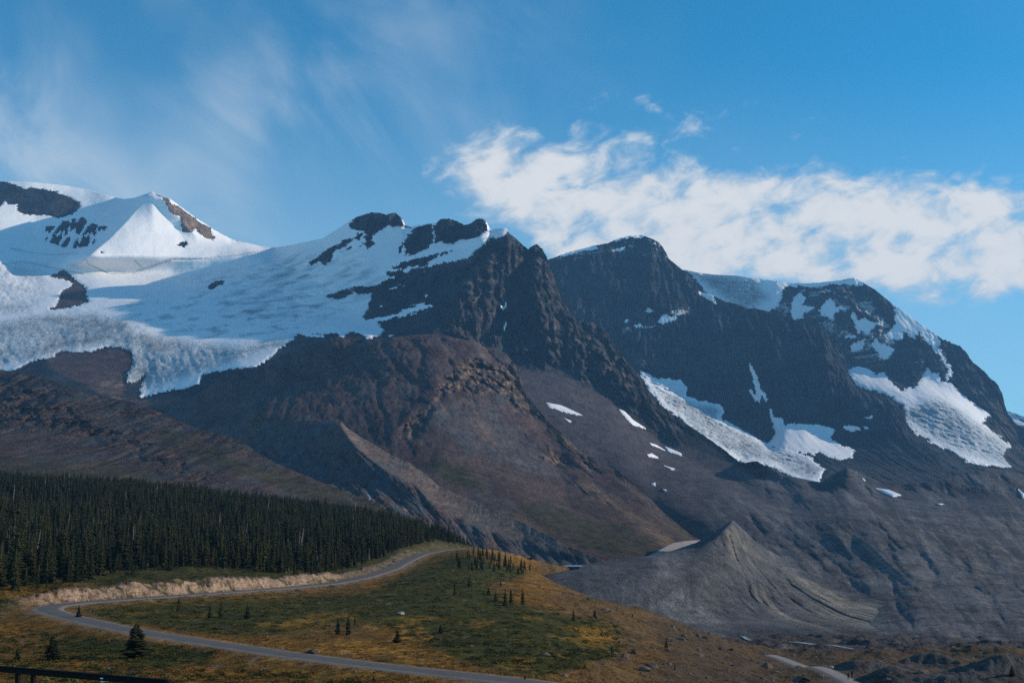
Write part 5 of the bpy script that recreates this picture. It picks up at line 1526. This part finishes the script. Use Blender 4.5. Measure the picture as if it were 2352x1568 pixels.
def p_shrub(x, y, z, u, v):
    n1 = samp(T_F[2], x / 34, y / 50); n3 = samp(T_F[1], x / 40, y / 60)
    g = sm(any_poly(u + 40 * n3, v + 12 * n1, GREEN), -12, 12)
    fl = sm(u, 1420, 1540)
    d1, s1, _, p1 = near_line(x, y, road_c)
    fr = ((s1 > 0) & (d1 > 12) & (d1 < 50) & (x / y < .02)) * .5
    return np.clip((g * (.25 + .75 * sm(n1, -.1, .3)) + fr + .10 * sm(n1, .1, .3)) * (1 - fl * .85), 0, 1) * off_ways(x, y)


x, y, z, u, v = sprinkle(42000, -.45, .42, 165, 900, p_shrub)
n = len(x)
hh = RNG.uniform(.25, .95, n) * (1 + .5 * samp(T_F[0], x / 60, y / 60))
scatter('scrub', np.stack([x, y, z - .12], 1), SH, RNG.integers(0, 4, n), np.stack([np.zeros(n), np.zeros(n), RNG.uniform(0, 6.28, n)], 1), np.stack([hh * RNG.uniform(.9, 1.7, n), hh * RNG.uniform(.9, 1.7, n), hh], 1), 'low green willow scrub covering the meadow', 'shrubs')
x, y, z, u, v = sprinkle(26000, -.45, .30, 160, 700, lambda x, y, z, u, v: (.25 + .75 * sm(samp(T_F[0], x / 40, y / 60), -.15, .25)) * (1 - sm(u, 1380, 1700) * .85) * (1 - .75 * sm(any_poly(u, v, GREEN), -5, 10)) * off_ways(x, y, 5, 3, 4) * (v > 1330))
n = len(x)
hh = RNG.uniform(.18, .55, n)
scatter('dry_grass', np.stack([x, y, z - .05], 1), TU, RNG.integers(0, 3, n), np.stack([np.zeros(n), np.zeros(n), RNG.uniform(0, 6.28, n)], 1), np.stack([hh * 1.8, hh * 1.8, hh], 1), 'tufts of dry ochre grass on the open slopes', 'grass')


def make_rock(seed):
    import bmesh
    r = random.Random(seed)
    bm = bmesh.new()
    bmesh.ops.create_icosphere(bm, subdivisions=2, radius=1.0)
    pl = [(Vector((r.uniform(-1, 1), r.uniform(-1, 1), r.uniform(-.6, 1))).normalized(), r.uniform(.55, .85)) for _ in range(9)]
    for q in bm.verts:
        for nrm, d in pl:
            e = q.co.dot(nrm) - d
            if e > 0:
                q.co -= nrm * e
        q.co *= r.uniform(.96, 1.04)
        q.co.z *= .75
    me = bpy.data.meshes.new('boulder')
    bm.to_mesh(me); bm.free()
    return me


M_BOULDER, tB, bB = new_mat('boulder_stone')
oB = tB.node('ShaderNodeObjectInfo').outputs['Random']
nB = tB.noise(tB.node('ShaderNodeTexCoord').outputs['Object'], 2.0, 6.0, .65)
cB = tB.mix(oB, (0.045, 0.037, 0.031), (0.19, 0.145, 0.115))
tB.l.new(tB.mix(tB.ramp(nB, .4, .7), cB, (0.085, 0.068, 0.055)), bB.inputs['Base Color'])
bump(tB, bB, nB, .15, .6)
RK = [make_rock(s) for s in range(61, 66)]
for s in RK: s.materials.append(M_BOULDER)


def p_rock(x, y, z, u, v):
    n1 = samp(T_F[1], x / 30, y / 40)
    fl = sm(u + 90 * samp(T_F[0], x / 90, y / 90), 1310, 1500)
    d1, s1, _, p1 = near_line(x, y, road_c)
    rs = ((d1 > 4.5) & (d1 < 12)) * .35 * sm(p1, P_BEND - .02, P_BEND + .02)
    return np.clip(fl * (.10 + .9 * sm(n1, -.05, .35)) + rs + .012, 0, 1) * off_ways(x, y, 4.4, 2.4, 2.0)


x, y, z, u, v = sprinkle(48000, -.42, .42, 165, 800, p_rock)
n = len(x)
hh = .12 + .22 * RNG.pareto(2.6, n)
hh = np.clip(hh, .12, 1.9)
scatter('rubble', np.stack([x, y, z], 1), RK, RNG.integers(0, 5, n), np.stack([RNG.uniform(-.3, .3, n), RNG.uniform(-.3, .3, n), RNG.uniform(0, 6.28, n)], 1), np.stack([hh * RNG.uniform(.8, 1.5, n), hh, hh * RNG.uniform(.6, 1, n)], 1), 'grey stones and boulders strewn over the flats and road edges', 'stones')

BOULD = [(921, 1410, 1.0, 1.0, 'pale boulder lying alone in the green meadow'), (1455, 1500, .9, .5, 'grey boulder at the green meadow corner'), (1480, 1540, 1.1, .4, 'large grey boulder in the stony ground near the bottom'), (1910, 1534, .8, .6, 'pale boulder beside the gravel footpath'), (1888, 1552, .5, .7, 'small pale boulder left of the footpath near the kiosk')]
M_PALE, tP, bP = new_mat('pale_stone')
nP = tP.noise(tP.node('ShaderNodeTexCoord').outputs['Object'], 3.0, 6.0, .65)
tP.l.new(tP.mix(nP, (0.30, 0.25, 0.21), (0.52, 0.46, 0.40)), bP.inputs['Base Color'])
bump(tP, bP, nP, .1, .5)
for i, (u, v, r, pale, lab) in enumerate(BOULD):
    x, y = hit(u, v)
    me = RK[i % 5].copy()
    me.materials.clear()
    me.materials.append(M_PALE if pale > .55 else M_BOULDER)
    o = link('boulder', me)
    o.location = (x, y, float(ground_z(np.array([x]), np.array([y]))[0]) + r * .25)
    o.scale = (r * 1.2, r, r * .85)
    o.rotation_euler = (0, 0, i * 1.3)
    tag(o, lab, 'boulder')


# ------------------------------------------------------------------ built things
def plain(name, col, rough=.7, metal=0.0, nscale=8.0, var=.25):
    m, t, b = new_mat(name)
    nn = t.noise(t.node('ShaderNodeTexCoord').outputs['Object'], nscale, 5.0, .6)
    t.l.new(t.mix(nn, tuple(c * (1 - var) for c in col), tuple(c * (1 + var) for c in col)), b.inputs['Base Color'])
    b.inputs['Roughness'].default_value = rough
    b.inputs['Metallic'].default_value = metal
    b.inputs['Specular IOR Level'].default_value = .4
    return m


def box(name, size, loc, mat, parent, rot=(0, 0, 0), bevel=0.0):
    import bmesh
    bm = bmesh.new()
    bmesh.ops.create_cube(bm, size=1.0)
    for q in bm.verts:
        q.co = Vector((q.co.x * size[0], q.co.y * size[1], q.co.z * size[2]))
    if bevel:
        bmesh.ops.bevel(bm, geom=list(bm.edges), offset=bevel, segments=2, affect='EDGES')
    me = bpy.data.meshes.new(name)
    bm.to_mesh(me); bm.free()
    o = link(name, me, mat, parent)
    o.location = loc
    o.rotation_euler = rot
    return o


def root(name, loc, rz, label, cat, group=None):
    e = bpy.data.objects.new(name, None)
    COL.objects.link(e)
    e.location = loc
    e.rotation_euler = (0, 0, rz)
    return tag(e, label, cat, group)


# long low shed behind the crest
M_ROOF = plain('pale_blue_metal_roof', (0.34, 0.42, 0.50), .45, .2)
M_SHED = plain('dark_shed_boards', (0.06, 0.05, 0.045))
M_WHITE = plain('white_paint', (0.70, 0.70, 0.69))
sx, sy_, sz = unproj(np.array(1317.0), np.array(1304.5), 1018.0)
shed = root('shed', (float(sx), 1018.0, float(sz)), 0.0, 'long low shed with pale blue metal roof beyond the meadow crest', 'shed')
box('wall', (12.6, 5.0, 1.7), (0, 0, .6), M_SHED, shed)
for sgn in (-1, 1):
    box('roof_panel', (13.8, 3.3, .12), (0, sgn * 1.45, 1.95), M_ROOF, shed, (sgn * -.32, 0, 0))
for i in range(6):
    box('post', (.22, .22, 2.2), (-6 + i * 2.4, -2.75, .35), M_SHED, shed)
box('door', (1.1, .1, 1.5), (5.6, -2.56, .55), M_WHITE, shed)
van_x, _, van_z = unproj(np.array(1342.0), np.array(1304.0), 1018.0)

# information kiosk by the path
M_SHINGLE = plain('dark_shingles', (0.050, 0.052, 0.055), .8)
M_WOOD = plain('red_brown_wood', (0.10, 0.035, 0.022), .7)
kx, kd = -1, 282.0
kx = float(unproj(np.array(1841.0), np.array(1556.0), kd)[0])
kz = float(ground_z(np.array([kx]), np.array([kd]))[0])
kh = float(unproj(np.array(1841.0), np.array(1553.0), kd)[2]) - kz      # apex above the ground
kiosk = root('kiosk', (kx, kd, kz), .25, 'small red-brown wooden kiosk with dark gable roof beside the footpath', 'kiosk')
for ix_, iy_ in ((-1, -1), (1, -1), (-1, 1), (1, 1)):
    box('post', (.16, .16, kh - .7), (ix_ * 1.15, iy_ * .8, (kh - .7) / 2), M_WOOD, kiosk, bevel=.01)
pn = box('panel', (2.1, .08, 1.2), (0, -.1, kh - 1.5), M_WOOD, kiosk)
box('notice_board', (1.7, .03, .85), (0, -.16, kh - 1.5), plain('faded_board', (0.12, 0.075, 0.055)), kiosk)
for sgn in (-1, 1):
    rp = box('roof_panel', (1.95, 2.5, .09), (sgn * .82, 0, kh - .45), M_SHINGLE, kiosk, (0, sgn * .50, 0))
    for j in range(6):
        box('shingle_course', (.30, 2.52, .03), (-.82 + j * .33, 0, .06), M_SHINGLE, rp, (0, .06 if sgn > 0 else -.06, 0))
for sgn in (-1, 1):
    box('gable_board', (2.2, .06, .28), (0, sgn * 1.0, kh - .72), M_WOOD, kiosk)

# two walkers
M_DARKCLOTH = plain('dark_jacket', (0.014, 0.015, 0.018), .9)
M_TROUSER = plain('dark_trousers', (0.020, 0.019, 0.021), .9)
M_SKIN = plain('skin', (0.40, 0.24, 0.17), .6)
M_HAIR = plain('hair', (0.018, 0.012, 0.009), .8)


def person(u, v, d, h, step, label, turn):
    x = float(unproj(np.array(float(u)), np.array(float(v)), d)[0])
    z = float(ground_z(np.array([x]), np.array([d]))[0]) + .10
    J = {'pel': (0, 0, .53), 'wai': (0, 0, .61), 'che': (0, -.012, .74), 'nek': (0, .0, .845), 'hea': (0, .012, .905), 'top': (0, .008, .965),
         'shl': (-.105, 0, .81), 'shr': (.105, 0, .81), 'ell': (-.135, -.03 - step * .3, .645), 'elr': (.135, -.03 + step * .3, .645), 'wrl': (-.135, .05 - step * .5, .51), 'wrr': (.135, .05 + step * .5, .51), 'hal': (-.13, .075 - step * .55, .455), 'har': (.13, .075 + step * .55, .455),
         'hil': (-.055, 0, .50), 'hir': (.055, 0, .50), 'knl': (-.058, .03 + step * .5, .275), 'knr': (.058, .03 - step * .5, .275), 'anl': (-.058, -.01 + step, .04), 'anr': (.058, -.03 - step, .045), 'tol': (-.062, .085 + step, .014), 'tor': (.062, .06 - step, .014)}
    R = {'pel': .085, 'wai': .078, 'che': .092, 'nek': .036, 'hea': .058, 'top': .045, 'shl': .046, 'shr': .046, 'ell': .033, 'elr': .033, 'wrl': .024, 'wrr': .024, 'hal': .022, 'har': .022, 'hil': .060, 'hir': .060, 'knl': .042, 'knr': .042, 'anl': .030, 'anr': .030, 'tol': .024, 'tor': .024}
    E = [('pel', 'wai'), ('wai', 'che'), ('che', 'nek'), ('nek', 'hea'), ('hea', 'top'), ('che', 'shl'), ('che', 'shr'), ('shl', 'ell'), ('ell', 'wrl'), ('wrl', 'hal'), ('shr', 'elr'), ('elr', 'wrr'), ('wrr', 'har'), ('pel', 'hil'), ('pel', 'hir'), ('hil', 'knl'), ('knl', 'anl'), ('anl', 'tol'), ('hir', 'knr'), ('knr', 'anr'), ('anr', 'tor')]
    keys = list(J)
    me = bpy.data.meshes.new('person')
    me.from_pydata([J[k_] for k_ in keys], [(keys.index(a), keys.index(b)) for a, b in E], [])
    # five short finger chains on each hand
    o = link('person', me)
    o.location = (x, d, z)
    o.scale = (h, h, h)
    o.rotation_euler = (0, 0, turn)
    sk = o.modifiers.new('skin', 'SKIN')
    for i, k_ in enumerate(keys):
        me.skin_vertices[0].data[i].radius = (R[k_], R[k_] * (.8 if k_ in ('che', 'wai', 'pel') else 1))
        me.skin_vertices[0].data[i].use_root = (k_ == 'pel')
    sb = o.modifiers.new('smooth', 'SUBSURF'); sb.levels = 1; sb.render_levels = 2
    m, t, b = new_mat('walker')
    tc = t.node('ShaderNodeSeparateXYZ')
    t.l.new(t.node('ShaderNodeTexCoord').outputs['Object'], tc.inputs[0])
    zz = tc.outputs[2]
    col = t.mix(t.math('GREATER_THAN', zz, .50), (0.022, 0.021, 0.024), (0.014, 0.016, 0.020))
    col = t.mix(t.math('GREATER_THAN', zz, .865), col, (0.40, 0.24, 0.17))
    col = t.mix(t.math('LESS_THAN', zz, .035), col, (0.03, 0.022, 0.018))
    t.l.new(col, b.inputs['Base Color'])
    me.materials.append(m)
    tag(o, label, 'person', 'two walkers on the footpath')
    # hair cap
    import bmesh
    bm = bmesh.new()
    bmesh.ops.create_icosphere(bm, subdivisions=2, radius=.064)
    for q in list(bm.verts):
        if q.co.z < -.03 or (q.co.y > .035 and q.co.z < .02):
            bm.verts.remove(q)
    hm = bpy.data.meshes.new('hair')
    bm.to_mesh(hm); bm.free()
    ho = link('hair', hm, M_HAIR, o)
    ho.location = (0, .0, .935)
    return o


person(1949.0, 1561, 309.0, 1.74, .10, 'left walker in dark clothes on the footpath', .25)
person(1957.0, 1559, 313.5, 1.80, -.09, 'taller right walker in dark clothes on the footpath', .15)

# dark metal railing at the lower left
M_BLACK = plain('black_painted_metal', (0.006, 0.006, 0.007), .75, .0, 20.0)
M_BLACK.node_tree.nodes['Principled BSDF'].inputs['Specular IOR Level'].default_value = .08
M_ZINC = plain('zinc_clamp', (0.45, 0.50, 0.55), .4, .6)
RZ = -0.775


def rail_pt(u, dz=0.0):
    v = np.interp(u, [-300, 0, 395], [1503.5, 1528.0, 1560.0])
    # distance at which the sight line reaches the height of the rail top
    D = 1.0
    x_, y_, z_ = unproj(np.array(float(u)), np.array(float(v)), 1.0)
    D = RZ / float(z_)
    return Vector((float(x_) * D, D, RZ + dz))


p0, p1 = rail_pt(-300), rail_pt(393)
rdir = (p1 - p0)
rl = rdir.length
rang = math.atan2(rdir.y, rdir.x)
mid = (p0 + p1) / 2
gz0 = -2.0
rail = root('railing', (mid.x, mid.y, gz0), rang, 'black metal railing cutting across the lower left corner', 'railing')
hgt = RZ - gz0
box('top_rail', (rl, .055, .038), (0, 0, hgt - .019), M_BLACK, rail, bevel=.012)
box('lower_rail', (rl - .1, .03, .03), (0, 0, .16), M_BLACK, rail, bevel=.006)
for u in (-250, -180, -100, -40, 42, 77, 388):
    q = rail_pt(u)
    off = (q - mid).dot(rdir.normalized())
    box('post', (.028 if u < 380 else .04, .028, hgt - .03), (off, 0, (hgt - .03) / 2), M_BLACK, rail, bevel=.004)
q = rail_pt(243)
box('clamp', (.036, .062, .030), ((q - mid).dot(rdir.normalized()), 0, hgt - .028), M_ZINC, rail, bevel=.005)
box('cover_strip', (rl * .98, .004, .012), (0, -.030, hgt - .030), M_BLACK, rail)


# leafy plants behind the railing
M_LEAF = leaf_mat('plant_leaves', (0.060, 0.085, 0.018), (0.085, 0.11, 0.022), (0.10, 0.13, 0.03))


def plant(u, v, d, label, seed, n=7):
    r = random.Random(seed)
    x, y, z = (float(q) for q in unproj(np.array(float(u)), np.array(float(v)), d))
    g = float(ground_z(np.array([x]), np.array([y]))[0])
    H = z - g
    e = root('leafy_plant', (x, y, g), 0, label, 'plant', 'plants behind the railing')
    v_, f_ = [], []
    sv, sf = [], []
    for s in range(4):
        bx, by = r.uniform(-.10, .10), r.uniform(-.1, .1)
        hh_ = H * r.uniform(.8, 1.0)
        b = len(sv)
        sv += [(bx - .004, by, 0), (bx + .004, by, 0), (bx, by + .006, 0), (bx * 1.5, by * 1.5, hh_)]
        sf += [(b, b + 1, b + 3), (b + 1, b + 2, b + 3), (b + 2, b, b + 3)]
        for k in range(n * 2):
            t_ = .25 + .75 * (k + r.random()) / (n * 2)
            a = r.uniform(0, 6.28); L = r.uniform(.04, .075)
            c_, s_ = math.cos(a), math.sin(a)
            px, py, pz = bx * (1 + .5 * t_), by * (1 + .5 * t_), hh_ * t_
            b = len(v_)
            v_ += [(px, py, pz), (px + c_ * L * .5 - s_ * .012, py + s_ * L * .5 + c_ * .012, pz + L * .5), (px + c_ * L * .5 + s_ * .012, py + s_ * L * .5 - c_ * .012, pz + L * .5), (px + c_ * L * .8, py + s_ * L * .8, pz + L)]
            f_ += [(b, b + 1, b + 2), (b + 1, b + 3, b + 2)]
    link('stem', tri_mesh('stem', sv, sf), M_LEAF, e)
    link('leaves', tri_mesh('leaves', v_, f_), M_LEAF, e)


for i, (u, v, lab) in enumerate([(6, 1549, 'leafy green plant at the far left behind the railing'), (25, 1547, 'leafy green plant left of the first rail post in view'), (122, 1556, 'leafy green plant poking up behind the middle of the railing'), (146, 1562, 'lower leafy plant right of the middle railing plant')]):
    plant(u, v, 9.6, lab, 80 + i)

# ------------------------------------------------------------------ air
hz_m = bpy.data.materials.new('haze')
hz_m.use_nodes = True
ht = NT(hz_m.node_tree)
ht.n.clear()
ho_ = ht.node('ShaderNodeOutputMaterial')
pv = ht.node('ShaderNodeVolumePrincipled')
pv.inputs['Color'].default_value = (0.24, 0.56, 1.0, 1)
pv.inputs['Density'].default_value = 3.1e-5
pv.inputs['Anisotropy'].default_value = 0.0
ht.l.new(pv.outputs[0], ho_.inputs['Volume'])
hb = box('haze', (17000, 12000, 1900), (0, 4900, 850), hz_m, None)
tag(hb, 'thin blue haze filling the valley air', 'haze', None, 'stuff')
